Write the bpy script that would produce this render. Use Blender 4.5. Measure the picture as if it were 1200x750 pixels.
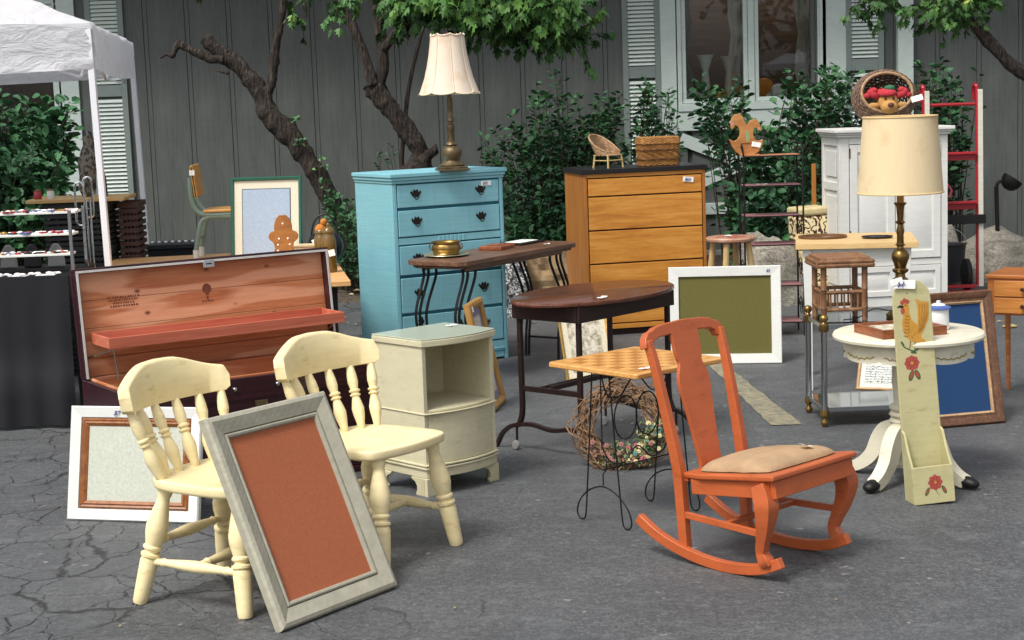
import bpy, math, random
from math import sin, cos, pi, radians, sqrt, atan2
from mathutils import Vector, Matrix, noise
random.seed(7)
for o in list(bpy.data.objects): bpy.data.objects.remove(o)
SC = bpy.context.scene
COL = SC.collection

# ---------------------------------------------------------------- camera
FPX, EYE, PITCH, ROLL = 1950.0, 1.65, radians(7.74), radians(2.0)
FW = Vector((0, cos(PITCH), -sin(PITCH))); RX0 = Vector((1, 0, 0)); UP0 = Vector((0, sin(PITCH), cos(PITCH)))
RC = RX0 * cos(ROLL) - UP0 * sin(ROLL); UC = RX0 * sin(ROLL) + UP0 * cos(ROLL)
cd = bpy.data.cameras.new('camera'); cam = bpy.data.objects.new('camera', cd); COL.objects.link(cam)
cd.sensor_width = 36; cd.lens = FPX / 1200 * 36; cd.clip_end = 500
cam.matrix_world = Matrix(((RC.x, UC.x, -FW.x, 0), (RC.y, UC.y, -FW.y, 0), (RC.z, UC.z, -FW.z, EYE), (0, 0, 0, 1)))
SC.camera = cam

# ---------------------------------------------------------------- sky, sun, exposure
SUN_EL, SUN_AZ = radians(56), radians(222)      # compass-style azimuth from +Y, clockwise: behind the camera, to its left
w = bpy.data.worlds.new('World'); SC.world = w; w.use_nodes = True
nt = w.node_tree; nt.nodes.clear()
sky = nt.nodes.new('ShaderNodeTexSky'); sky.sky_type = 'NISHITA'; sky.sun_disc = False
sky.sun_elevation = SUN_EL; sky.sun_rotation = SUN_AZ; sky.dust_density = 4; sky.air_density = 1.2; sky.ozone_density = 1
hs = nt.nodes.new('ShaderNodeHueSaturation'); hs.inputs['Saturation'].default_value = .28
bg = nt.nodes.new('ShaderNodeBackground'); bg.inputs['Strength'].default_value = .13
wo = nt.nodes.new('ShaderNodeOutputWorld')
nt.links.new(sky.outputs[0], hs.inputs['Color']); nt.links.new(hs.outputs[0], bg.inputs[0]); nt.links.new(bg.outputs[0], wo.inputs[0])
sl = bpy.data.lights.new('sun', 'SUN'); sl.energy = 1.95; sl.angle = radians(16); sl.color = (1, .96, .9)
so = bpy.data.objects.new('sun', sl); COL.objects.link(so)
sd = Vector((sin(SUN_AZ) * cos(SUN_EL), cos(SUN_AZ) * cos(SUN_EL), sin(SUN_EL)))
so.rotation_euler = sd.to_track_quat('Z', 'Y').to_euler()
SC.view_settings.view_transform = 'Standard'; SC.view_settings.look = 'None'
SC.view_settings.exposure = 0.48; SC.view_settings.gamma = 1

# ---------------------------------------------------------------- measuring: photo pixel -> place
def ray(px, py): return FW + RC * ((px - 600) / FPX) - UC * ((py - 375) / FPX)
def at(px, py, Y): d = ray(px, py); return Vector((0, 0, EYE)) + d * (Y / d.y)
def G(px, py, z=0.0): d = ray(px, py); return Vector((0, 0, EYE)) + d * ((z - EYE) / d.z)

# ---------------------------------------------------------------- mesh helpers
class MB:
    def __init__(s): s.v = []; s.f = []; s.t = []; s.tint = None
    def add(s, vs, fs, M=None):
        n = len(s.v)
        s.v += [tuple(M @ Vector(v)) if M is not None else tuple(v) for v in vs]
        s.f += [tuple(i + n for i in f) for f in fs]
        if s.tint is not None: s.t += [s.tint] * len(fs)
        return s
    def box(s, x0, x1, y0, y1, z0, z1, M=None):
        v = [(x, y, z) for z in (z0, z1) for y in (y0, y1) for x in (x0, x1)]
        return s.add(v, [(0, 2, 3, 1), (4, 5, 7, 6), (0, 1, 5, 4), (2, 6, 7, 3), (0, 4, 6, 2), (1, 3, 7, 5)], M)
    def lathe(s, prof, seg=20, M=None, fn=None):
        vs = []; fs = []; n = len(prof)
        for r, z in prof:
            for k in range(seg):
                a = 2 * pi * k / seg; rr, zz = fn(a, r, z) if fn else (r, z)
                vs.append((rr * cos(a), rr * sin(a), zz))
        for i in range(n - 1):
            for k in range(seg):
                k2 = (k + 1) % seg
                fs.append((i * seg + k, i * seg + k2, (i + 1) * seg + k2, (i + 1) * seg + k))
        if prof[0][0] > 1e-5 and not fn: fs.append(tuple(range(seg - 1, -1, -1)))
        if prof[-1][0] > 1e-5 and not fn: fs.append(tuple((n - 1) * seg + k for k in range(seg)))
        return s.add(vs, fs, M)
    def tube(s, pts, r, seg=8, closed=False, sx=1, sy=1, M=None, up=None):
        P = [Vector(p) for p in pts]; n = len(P)
        R = r if isinstance(r, (list, tuple)) else [r] * n
        vs = []; fs = []; nrm = None
        for i in range(n):
            a = P[(i - 1) % n] if (closed or i > 0) else P[i]
            b = P[(i + 1) % n] if (closed or i < n - 1) else P[i]
            t = (b - a)
            t = t.normalized() if t.length > 1e-9 else Vector((0, 0, 1))
            if up is not None: u = Vector(up); nrm = (u - t * u.dot(t)).normalized()
            elif nrm is None:
                u = Vector((0, 0, 1)) if abs(t.z) < .9 else Vector((0, 1, 0)); nrm = (u - t * u.dot(t)).normalized()
            else:
                q = nrm - t * nrm.dot(t); nrm = q.normalized() if q.length > 1e-6 else nrm
            b2 = t.cross(nrm)
            for k in range(seg):
                an = 2 * pi * (k + (.5 if seg == 4 else 0)) / seg
                vs.append(P[i] + (nrm * cos(an) * sy + b2 * sin(an) * sx) * R[i])
        m = n if closed else n - 1
        for i in range(m):
            j = (i + 1) % n
            for k in range(seg):
                k2 = (k + 1) % seg
                fs.append((i * seg + k, i * seg + k2, j * seg + k2, j * seg + k))
        if not closed:
            fs.append(tuple(range(seg - 1, -1, -1))); fs.append(tuple((n - 1) * seg + k for k in range(seg)))
        return s.add(vs, fs, M)
    def prism(s, ol, t0, t1, M=None):
        n = len(ol)
        vs = [(x, y, t0) for x, y in ol] + [(x, y, t1) for x, y in ol]
        ar = sum(ol[i][0] * ol[(i + 1) % n][1] - ol[(i + 1) % n][0] * ol[i][1] for i in range(n))
        if ar > 0: fs = [tuple(range(n - 1, -1, -1)), tuple(range(n, 2 * n))] + [(i, (i + 1) % n, n + (i + 1) % n, n + i) for i in range(n)]
        else: fs = [tuple(range(n)), tuple(range(2 * n - 1, n - 1, -1))] + [((i + 1) % n, i, n + i, n + (i + 1) % n) for i in range(n)]
        return s.add(vs, fs, M)
    def ball(s, c, rx, ry=None, rz=None, seg=14, M=None):
        ry = ry or rx; rz = rz or rx
        pr = [(max(1e-6, sin(pi * i / 8)), -cos(pi * i / 8)) for i in range(9)]
        T = Matrix.Translation(c) @ Matrix.Diagonal((rx, ry, rz, 1))
        return s.lathe(pr, seg, (M @ T) if M is not None else T)
    def mesh(s, name, smooth=35):
        me = bpy.data.meshes.new(name); me.from_pydata(s.v, [], s.f); me.update()
        if s.t and len(s.t) == len(s.f):
            at_ = me.attributes.new('tint', 'FLOAT', 'FACE'); at_.data.foreach_set('value', s.t)
        if smooth:
            me.polygons.foreach_set('use_smooth', [True] * len(me.polygons))
            if smooth < 180: me.set_sharp_from_angle(angle=radians(smooth))
        return me
    def o(s, name, mat, parent=None, bevel=0, smooth=35, loc=None, rot=None, seg=2):
        me = s.mesh(name, smooth); me.materials.append(mat)
        return link(name, me, parent, loc, rot, bevel, seg)

def link(name, me, parent=None, loc=None, rot=None, bevel=0, seg=2):
    ob = bpy.data.objects.new(name, me); COL.objects.link(ob)
    if parent is not None: ob.parent = parent
    if loc is not None: ob.location = loc
    if rot is not None: ob.rotation_euler = rot
    if bevel:
        b = ob.modifiers.new('bevel', 'BEVEL'); b.width = bevel; b.segments = seg; b.limit_method = 'ANGLE'; b.angle_limit = radians(38); b.harden_normals = True
    return ob
def root(name, label, cat, loc=(0, 0, 0), yaw=0, group=None, rx=0, ry=0):
    e = bpy.data.objects.new(name, None); COL.objects.link(e); e.empty_display_size = .1
    e.location = loc; e.rotation_euler = (rx, ry, yaw); e['label'] = label; e['category'] = cat
    if group: e['group'] = group
    return e
def tag(o, label, cat, group=None):
    o['label'] = label; o['category'] = cat
    if group: o['group'] = group
    return o
def struct(o): o['kind'] = 'structure'; return o
def stuff(o, label=None, cat=None):
    o['kind'] = 'stuff'
    if label: o['label'] = label
    if cat: o['category'] = cat
    return o
def kids(o): return [c for c in bpy.data.objects if c.parent == o]
def copy_tree(o, parent=None):
    c = o.copy(); COL.objects.link(c)
    if parent is not None: c.parent = parent; c.matrix_parent_inverse = o.matrix_parent_inverse
    for ch in kids(o): copy_tree(ch, c)
    return c
def axisM(a, b):
    a = Vector(a); b = Vector(b); d = b - a
    return Matrix.Translation(a) @ d.to_track_quat('Z', 'Y').to_matrix().to_4x4(), d.length
def turned(a, b, prof, r=1, seg=18):
    M, L = axisM(a, b); return MB().lathe([(rr * r, t * L) for rr, t in prof], seg, M)
T = Matrix.Translation
def RZ(a): return Matrix.Rotation(a, 4, 'Z')
def RX(a): return Matrix.Rotation(a, 4, 'X')
def RY(a): return Matrix.Rotation(a, 4, 'Y')
XZ = Matrix(((1, 0, 0, 0), (0, 0, -1, 0), (0, 1, 0, 0), (0, 0, 0, 1)))   # outline (x,z), thickness towards -y
YZ = Matrix(((0, 0, 1, 0), (1, 0, 0, 0), (0, 1, 0, 0), (0, 0, 0, 1)))    # outline (y,z), thickness towards +x
def smoothpts(pts, n=6, closed=False):
    P = [Vector(p) for p in pts]; out = []; m = len(P)
    for i in range(m if closed else m - 1):
        a = P[(i - 1) % m] if closed or i > 0 else P[i] * 2 - P[i + 1]
        b = P[i]; c = P[(i + 1) % m]
        d = P[(i + 2) % m] if closed or i + 2 < m else c * 2 - b
        for k in range(n):
            t = k / n
            out.append(.5 * ((2 * b) + (c - a) * t + (2 * a - 5 * b + 4 * c - d) * t * t + (3 * b - a - 3 * c + d) * t ** 3))
    if not closed: out.append(P[-1])
    return out
def smooth1(vals, n):
    out = []
    for i in range(len(vals) - 1):
        for k in range(n): out.append(vals[i] + (vals[i + 1] - vals[i]) * k / n)
    return out + [vals[-1]]
def circ(r, n=24, cx=0, cy=0, a0=0, a1=2 * pi):
    full = abs(a1 - a0 - 2 * pi) < 1e-6
    return [(cx + r * cos(a0 + (a1 - a0) * k / (n if full else n - 1)), cy + r * sin(a0 + (a1 - a0) * k / (n if full else n - 1))) for k in range(n)]

# ---------------------------------------------------------------- materials
def C(h):
    h = h.lstrip('#'); c = [int(h[i:i + 2], 16) / 255 for i in (0, 2, 4)]
    return tuple((x / 12.92 if x <= .04045 else ((x + .055) / 1.055) ** 2.4) for x in c) + (1,)
def sc(c, k): return tuple(min(1, x * k) for x in c[:3]) + (1,)
class N:
    def __init__(s, name):
        s.m = bpy.data.materials.new(name); s.m.use_nodes = True; s.t = s.m.node_tree; s.t.nodes.clear()
        s.out = s.n('ShaderNodeOutputMaterial'); s.b = s.n('ShaderNodeBsdfPrincipled'); s.l(s.b.outputs[0], s.out.inputs[0])
        s.co = s.n('ShaderNodeTexCoord')
    def n(s, t, **k):
        x = s.t.nodes.new(t)
        for a, b in k.items(): setattr(x, a, b)
        return x
    def l(s, a, b): s.t.links.new(a, b)
    def map(s, scale=(1, 1, 1), rot=(0, 0, 0), loc=(0, 0, 0), src='Object'):
        m = s.n('ShaderNodeMapping'); m.inputs['Scale'].default_value = scale; m.inputs['Rotation'].default_value = rot; m.inputs['Location'].default_value = loc
        s.l(s.co.outputs[src], m.inputs[0]); return m.outputs[0]
    def noise(s, vec, scale, detail=4, rough=.55, dist=0):
        x = s.n('ShaderNodeTexNoise'); x.inputs['Scale'].default_value = scale; x.inputs['Detail'].default_value = detail
        x.inputs['Roughness'].default_value = rough; x.inputs['Distortion'].default_value = dist; s.l(vec, x.inputs['Vector']); return x.outputs['Fac']
    def ramp(s, fac, stops):
        r = s.n('ShaderNodeValToRGB'); e = r.color_ramp.elements
        while len(e) < len(stops): e.new(.5)
        for i, (p, c) in enumerate(stops): e[i].position = p; e[i].color = c if len(c) == 4 else (c[0],) * 3 + (1,)
        s.l(fac, r.inputs[0]); return r.outputs[0]
    def mix(s, f, a, b, mode='MIX'):
        x = s.n('ShaderNodeMix', data_type='RGBA', blend_type=mode)
        for i, v in ((0, f), (6, a), (7, b)):
            if isinstance(v, (int, float)): x.inputs[i].default_value = v
            elif isinstance(v, tuple): x.inputs[i].default_value = v
            else: s.l(v, x.inputs[i])
        return x.outputs[2]
    def math(s, op, a, b=0):
        x = s.n('ShaderNodeMath', operation=op)
        for i, v in ((0, a), (1, b)):
            if isinstance(v, (int, float)): x.inputs[i].default_value = v
            else: s.l(v, x.inputs[i])
        return x.outputs[0]
    def bump(s, h, strength=.2, dist=.002):
        x = s.n('ShaderNodeBump'); x.inputs['Strength'].default_value = strength; x.inputs['Distance'].default_value = dist
        s.l(h, x.inputs['Height']); s.l(x.outputs[0], s.b.inputs['Normal'])
    def base(s, c):
        if isinstance(c, tuple): s.b.inputs['Base Color'].default_value = c
        else: s.l(c, s.b.inputs['Base Color'])
    def set(s, rough=.5, metal=0, spec=.5):
        s.b.inputs['Roughness'].default_value = rough; s.b.inputs['Metallic'].default_value = metal; s.b.inputs['Specular IOR Level'].default_value = spec
K = (0, 0, 0, 1)
def g(v): return (v, v, v, 1)
def paint(name, col, rough=.45, var=.1, streak=(6, 6, 60), wear=None, bump=.15, grime=None):
    """painted wood: brush streaks, uneven coat, optional rubbed-through colour"""
    s = N(name); c = C(col) if isinstance(col, str) else col
    v = s.map(streak); n1 = s.noise(v, 1.6, 5); n2 = s.noise(s.map(), 7, 3)
    a = s.ramp(n1, [(.3, sc(c, 1 - var)), (.7, sc(c, 1 + var))])
    b = s.mix(s.ramp(n2, [(.35, g(0)), (.75, g(.35))]), a, sc(c, .82))
    if wear:
        n3 = s.noise(s.map(), 22, 6, .7); b = s.mix(s.ramp(n3, [(.66, g(0)), (.72, g(.8))]), b, C(wear))
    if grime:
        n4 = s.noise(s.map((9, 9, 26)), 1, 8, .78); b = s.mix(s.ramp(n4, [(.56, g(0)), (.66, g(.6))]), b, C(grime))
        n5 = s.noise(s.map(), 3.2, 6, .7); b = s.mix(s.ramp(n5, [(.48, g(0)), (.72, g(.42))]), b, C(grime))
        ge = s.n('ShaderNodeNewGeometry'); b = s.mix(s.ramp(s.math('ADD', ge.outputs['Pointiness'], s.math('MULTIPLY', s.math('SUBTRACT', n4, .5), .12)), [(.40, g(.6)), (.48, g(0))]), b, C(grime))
    s.base(b); s.set(rough); s.bump(n1, bump, .0015); return s.m
def wood(name, dark, mid, light, grain=(3, 60, 60), rough=.4, bump=.12, knots=None, scale=1.0):
    s = N(name); v = s.map(grain)
    n1 = s.noise(v, scale, 6, .6, .6); n2 = s.noise(s.map(tuple(x * 4 for x in grain)), scale, 4, .7)
    a = s.ramp(n1, [(.28, C(dark)), (.5, C(mid)), (.72, C(light))])
    a = s.mix(.35, a, s.ramp(n2, [(.3, C(dark)), (.7, C(light))]))
    if knots:
        vo = s.n('ShaderNodeTexVoronoi'); vo.inputs['Scale'].default_value = 1; s.l(s.map(knots), vo.inputs['Vector'])
        a = s.mix(s.ramp(vo.outputs['Distance'], [(.045, g(.85)), (.11, g(0))]), a, C('#5a2a18'))
    s.base(a); s.set(rough); s.bump(n2, bump, .001); return s.m
def flat(name, col, rough=.6, metal=0, var=.08, nscale=30, bump=.1, spec=.5):
    s = N(name); c = C(col) if isinstance(col, str) else col
    n1 = s.noise(s.map(), nscale, 5, .6)
    s.base(s.ramp(n1, [(.3, sc(c, 1 - var)), (.7, sc(c, 1 + var))])); s.set(rough, metal, spec)
    if bump: s.bump(n1, bump, .001)
    return s.m
M_ = {}
def L(k, f, *a, **kw):
    if k not in M_: M_[k] = f(k, *a, **kw)
    return M_[k]
L('white_paint', paint, '#dfe0da', .4, .04)
L('black_iron', flat, '#1a1718', .5, .3, .3, 60)
L('brown_iron', flat, '#30211f', .45, .35, .3, 60)
L('chrome', flat, '#b9bcbe', .12, 1, .03, 8, 0)
L('brass', flat, '#8f7342', .34, .85, .3, 30, .1)
L('old_brass', flat, '#6e6048', .45, .75, .35, 35, .2)
L('tag_paper', flat, '#f3f3ee', .8, 0, .02)
L('ink', flat, '#26337a', .8, 0, .05)
L('dark_wood', wood, '#23120d', '#3a2018', '#54301f', (3, 60, 60), .3)

def glyphs(parent, text, size, loc, rot, mat=None, name='lettering'):
    cu = bpy.data.curves.new(name, 'FONT'); cu.body = text; cu.size = size; cu.extrude = .0003; cu.shear = .35; cu.offset = size * .012; cu.resolution_u = 2
    tmp = bpy.data.objects.new(name, cu); COL.objects.link(tmp)
    me = bpy.data.meshes.new_from_object(tmp); bpy.data.objects.remove(tmp)
    me.materials.clear(); me.materials.append(mat or M_['ink'])
    return link(name, me, parent, loc, rot)
def price_tag(parent, loc, w=.06, h=.035, rot=(pi / 2, 0, 0), text='$2-', lie=False):
    """white paper tag; its face is the local +Z side"""
    b = MB(); n = 6
    vs = [(-w / 2 + w * i / n, y, .002 + .0015 * sin(i * 1.3)) for i in range(n + 1) for y in (-h / 2, h / 2)]
    fs = [(2 * i, 2 * i + 2, 2 * i + 3, 2 * i + 1) for i in range(n)]
    b.add(vs, fs); t = b.o('price_tag', M_['tag_paper'], parent, smooth=60, loc=loc, rot=rot)
    if text: glyphs(t, text, h * .8, (-w * .36, -h * .26, .0062), (0, 0, 0))
    return t

def member(w, h, prof, side):
    """one mitred side of a w x h frame; prof = closed list of (u inwards, v towards the viewer); frame stands in XZ facing -y"""
    n = len(prof); vs = []
    for u, v in prof:
        if side == 0: vs += [(u, -v, u), (w - u, -v, u)]
        if side == 1: vs += [(w - u, -v, u), (w - u, -v, h - u)]
        if side == 2: vs += [(w - u, -v, h - u), (u, -v, h - u)]
        if side == 3: vs += [(u, -v, h - u), (u, -v, u)]
    fs = [(2 * i, 2 * i + 1, 2 * ((i + 1) % n) + 1, 2 * ((i + 1) % n)) for i in range(n)]
    fs += [tuple(2 * i for i in range(n - 1, -1, -1)), tuple(2 * i + 1 for i in range(n))]
    return MB().add(vs, fs)
def frame(name, label, cat, loc, yaw, w, h, tilt, prof, mat, inner=None, group=None, mats2=None):
    """picture frame leaning back; rings = list of (profile, material, name); inner = (inset, depth, material, name)"""
    r = root(name, label, cat, loc, yaw, group, rx=-tilt)
    rings = [(prof, mat, 'frame_side')] + (mats2 or [])
    for pr, mt, nm in rings:
        for s in range(4): member(w, h, pr, s).o(nm, mt, r, smooth=30)
    if inner:
        for ins, dep, mt, nm in inner:
            MB().box(ins, w - ins, -abs(dep), -abs(dep) + .003, ins, h - ins).o(nm, mt, r)
    MB().box(.01, w - .01, .0035, .007, .01, h - .01).o('backing_board', L('backing', flat, '#8a7250', .9), r)
    return r

# ================================================================ SETTING
def asphalt():
    s = N('asphalt'); v = s.map()
    fine = s.noise(v, 95, 6, .85); mid = s.noise(v, 2.2, 5, .6); big = s.noise(v, .45, 3)
    vo = s.n('ShaderNodeTexVoronoi'); vo.inputs['Scale'].default_value = 60; s.l(v, vo.inputs['Vector'])
    f2_ = s.noise(v, 38, 5, .8); fine = s.math('ADD', s.math('MULTIPLY', fine, .6), s.math('MULTIPLY', f2_, .4)); c = s.ramp(fine, [(.37, C('#2b2d30')), (.5, C('#4b4d4f')), (.63, C('#838483'))])
    c = s.mix(s.ramp(mid, [(.35, g(0)), (.7, g(.5))]), c, C('#383a3d'))
    c = s.mix(s.ramp(big, [(.4, g(0)), (.62, g(.4))]), c, C('#606264'))
    c = s.mix(s.ramp(vo.outputs['Color'], [(.93, g(0)), (.97, g(.6))]), c, C('#9c9a94'))
    st = s.noise(s.map((1, 1.4, 1)), 6.5, 6, .75); c = s.mix(s.ramp(st, [(.50, g(0)), (.72, g(.45))]), c, C('#77797a'))
    # cracks: warped cell edges, present only where the tarmac is worn (front left)
    wn = s.n('ShaderNodeTexNoise'); wn.inputs['Scale'].default_value = 3.4; wn.inputs['Detail'].default_value = 6; wn.inputs['Roughness'].default_value = .6; s.l(v, wn.inputs['Vector'])
    vm = s.n('ShaderNodeVectorMath', operation='MULTIPLY_ADD'); s.l(wn.outputs['Color'], vm.inputs[0]); vm.inputs[1].default_value = (.22, .22, 0); s.l(v, vm.inputs[2])
    cr = []
    for sc_, th in ((1.9, .0055), (4.2, .0042)):
        e = s.n('ShaderNodeTexVoronoi', feature='DISTANCE_TO_EDGE'); e.inputs['Scale'].default_value = sc_; s.l(vm.outputs[0], e.inputs['Vector'])
        cr.append(s.ramp(e.outputs['Distance'], [(0, g(1)), (th, g(.8)), (th * 2.6, g(0))]))
    sx = s.n('ShaderNodeSeparateXYZ'); s.l(v, sx.inputs[0])
    msk = s.ramp(s.math('ADD', s.math('MULTIPLY', sx.outputs['X'], -.22), s.math('MULTIPLY', s.noise(v, .9, 3), .9)), [(.46, g(0)), (.68, g(1))])
    crk = s.math('MAXIMUM', s.math('MULTIPLY', cr[0], s.math('ADD', s.math('MULTIPLY', msk, .9), 0)), s.math('MULTIPLY', cr[1], s.math('MULTIPLY', msk, msk)))
    crk = s.math('MULTIPLY', crk, s.ramp(s.noise(v, 6, 4), [(.32, g(0)), (.5, g(1))]))
    c = s.mix(crk, c, C('#17181a'))
    s.base(c); s.set(.68, 0, .45)
    s.b.inputs['Roughness'].default_value = .62
    h = s.math('SUBTRACT', s.math('ADD', s.math('MULTIPLY', fine, 1), s.math('MULTIPLY', mid, .6)), s.math('MULTIPLY', crk, 2.5)); s.bump(h, .6, .005)
    return s.m
b = MB()
xs = [-60 + 2 * i for i in range(61)]; ys = [-30 + 2 * i for i in range(41)]
vs = [(x, y, 0) for y in ys for x in xs]
fs = [(j * 61 + i, j * 61 + i + 1, (j + 1) * 61 + i + 1, (j + 1) * 61 + i) for j in range(40) for i in range(60)]
struct(b.add(vs, fs).o('asphalt_ground', asphalt(), smooth=0))
# faded parking stripe
def stripe_mat():
    s = N('stripe_paint'); v = s.map(); n1 = s.noise(v, 28, 8, .75); n2 = s.noise(v, 5, 3)
    f = s.math('ADD', s.math('MULTIPLY', n1, .75), s.math('MULTIPLY', n2, .4))
    s.base(s.mix(s.ramp(f, [(.50, g(0)), (.70, g(.9))]), C('#948c70'), C('#5a5a57'))); s.set(.75); s.bump(n1, .3, .002); return s.m
A = G(824, 421); B = G(848, 426); c2 = G(940, 498); d2 = G(903, 499)
b = MB(); n = 24; vs = []
for i in range(n + 1):
    t = i / n; p = A.lerp(d2, t); q = B.lerp(c2, t); j = .008
    vs += [(p.x + random.uniform(-j, j), p.y, .004), (q.x + random.uniform(-j, j), q.y, .004)]
b.add(vs, [(2 * i, 2 * i + 2, 2 * i + 3, 2 * i + 1) for i in range(n)])
struct(b.o('parking_stripe', stripe_mat()))
# planting bed along the wall: bumpy soil sheet
def soil():
    s = N('soil'); v = s.map(); n1 = s.noise(v, 40, 6, .7); n2 = s.noise(v, 3, 4)
    c = s.ramp(n1, [(.3, C('#2a241d')), (.5, C('#5c5142')), (.7, C('#8a7d68'))]); c = s.mix(s.ramp(n2, [(.4, g(0)), (.7, g(.6))]), c, C('#3d3a2c'))
    s.base(c); s.set(.95); s.bump(n1, .9, .03); return s.m
b = MB(); nx, ny = 150, 26; vs = []
for j in range(ny):
    for i in range(nx):
        x = -8 + 16 * i / (nx - 1); y = 13.25 + 3.1 * j / (ny - 1)
        e = min(1, j / 4); z = -.02 + e * (.05 + .05 * noise.noise((x * 1.3, y * 1.3, 0)) + .03 * noise.noise((x * 6, y * 6, 2)))
        vs.append((x, y + (.25 * noise.noise((x * 1.1, 0, 5)) if j < 2 else 0), z))
struct(b.add(vs, [(j * nx + i, j * nx + i + 1, (j + 1) * nx + i + 1, (j + 1) * nx + i) for j in range(ny - 1) for i in range(nx - 1)]).o('planting_bed', soil()))
# fallen leaves and grit
b = MB()
for k in range(420):
    if k < 250: x = random.uniform(-4, 5); y = 13.3 + random.expovariate(1.6) * random.choice((-1, .6, 1))
    else: x = random.uniform(-3, 4); y = random.uniform(4.3, 12)
    r = random.uniform(.004, .011) if k >= 250 else random.uniform(.01, .035); a = random.uniform(0, 6.28); z = .006 if y < 13.2 else .09
    M = T((x, y, z)) @ RZ(a) @ RX(random.uniform(-.4, .4))
    b.tint = random.random(); b.add([(-r, 0, 0), (0, -r * .5, r * .3), (r, 0, 0), (0, r * .5, r * .2)], [(0, 1, 2, 3)], M)
def tinted(name, stops, rough=.8, trans=0, nm=None):
    s = N(name); a = s.n('ShaderNodeAttribute', attribute_name='tint')
    c = s.ramp(a.outputs['Fac'], stops); n1 = s.noise(s.map(), 6, 3); s.base(s.mix(s.ramp(n1, [(.3, g(0)), (.7, g(.25))]), c, sc(stops[0][1], .8))); s.set(rough, 0, .35)
    if trans: s.b.inputs['Transmission Weight'].default_value = 0; s.b.inputs['Subsurface Weight'].default_value = 0
    return s.m
stuff(b.o('leaf_litter', tinted('litter', [(0, C('#6a5434')), (.5, C('#9a8560')), (1, C('#b9ae92'))])), 'dry fallen leaves and grit scattered over the tarmac and bed', 'litter')
b = MB(); P = G(1185, 384)
for k in range(5):
    b.ball((P.x + random.uniform(-.04, .04), P.y + random.uniform(-.02, .02), .012), .03, .018, .01, 8, )
tag(b.o('dry_leaf', flat('dry_leaf', '#9b8a5c', .9, 0, .4, 60, .6)), 'curled dry tan leaf lying alone on tarmac by the small orange desk', 'leaf')

# ---------------------------------------------------------------- house
WY = 16.2
L('siding', None) if False else None
def siding():
    s = N('siding'); v = s.map((40, 40, 2.2)); n1 = s.noise(v, 1.5, 5, .65); n2 = s.noise(s.map((3, 3, 90)), 1.2, 3)
    n3 = s.noise(s.map(), .8, 3)
    c = s.ramp(n1, [(.25, C('#494d4b')), (.5, C('#585c5a')), (.75, C('#646865'))]); c = s.mix(s.ramp(n2, [(.45, g(0)), (.7, g(.35))]), c, C('#484c4a')); n4 = s.noise(s.map((2.2, 2.2, .25)), 1.6, 5, .65); c = s.mix(s.ramp(n4, [(.48, g(0)), (.7, g(.5))]), c, C('#74796f')); n5 = s.noise(s.map((9, 9, .5)), 1.5, 4, .7); c = s.mix(s.ramp(n5, [(.58, g(0)), (.72, g(.5))]), c, C('#3a3d3b'))
    c = s.mix(s.ramp(n3, [(.35, g(0)), (.7, g(.45))]), c, C('#464b47'))
    s.base(c); s.set(.75); s.bump(n1, .35, .004); return s.m
SID = siding()
TRIM = paint('house_trim', '#c3d0ca', .6, .06, (6, 6, 30), None, .2)
SHUT = paint('shutter_stile', '#7d8985', .6, .06)
SLAT = paint('shutter_slat', '#c8d3cc', .6, .05)
house = root('house', 'grey green board sided house with pale shuttered windows behind the sale', 'house', (0, WY, 0))
Z1 = 3.3
def win_open(x0, x1, z0, z1): return [(x0, x1, z0, z1)]
gx0 = at(167, 20, WY).x
holes = [(-5.6, -4.24, .95, 2.75), (1.66, 3.05, 1.36, 2.75)]
pw = .40; pan = None
for k in range(-24, 26):
    x0 = gx0 + k * pw + .043; x1 = gx0 + (k + 1) * pw - .003
    segs = [(-.2, Z1)]
    for hx0, hx1, hz0, hz1 in holes:
        if x1 > hx0 + .05 and x0 < hx1 - .05: segs = [(-.2, hz0), (hz1, Z1)]
    for z0, z1 in segs:
        key = (round(z0, 2), round(z1, 2))
        if key == (-.2, Z1) and pan is not None:
            link('siding_board', pan, house, (x0, 0, 0), None, .003, 1)
        else:
            ob = MB().box(0, x1 - x0, 0, .03, z0, z1).o('siding_board', SID, house, .003, 0, (x0, 0, 0), seg=1)
            if key == (-.2, Z1): pan = ob.data
        if key == (-.2, Z1): link('batten', bpy.data.meshes['batten'], house, (x0 - .042, 0, 0)) if 'batten' in bpy.data.meshes else MB().box(0, .038, .003, .03, -.2, Z1).o('batten', SID, house, 0, 0, (x0 - .042, 0, 0))
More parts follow.
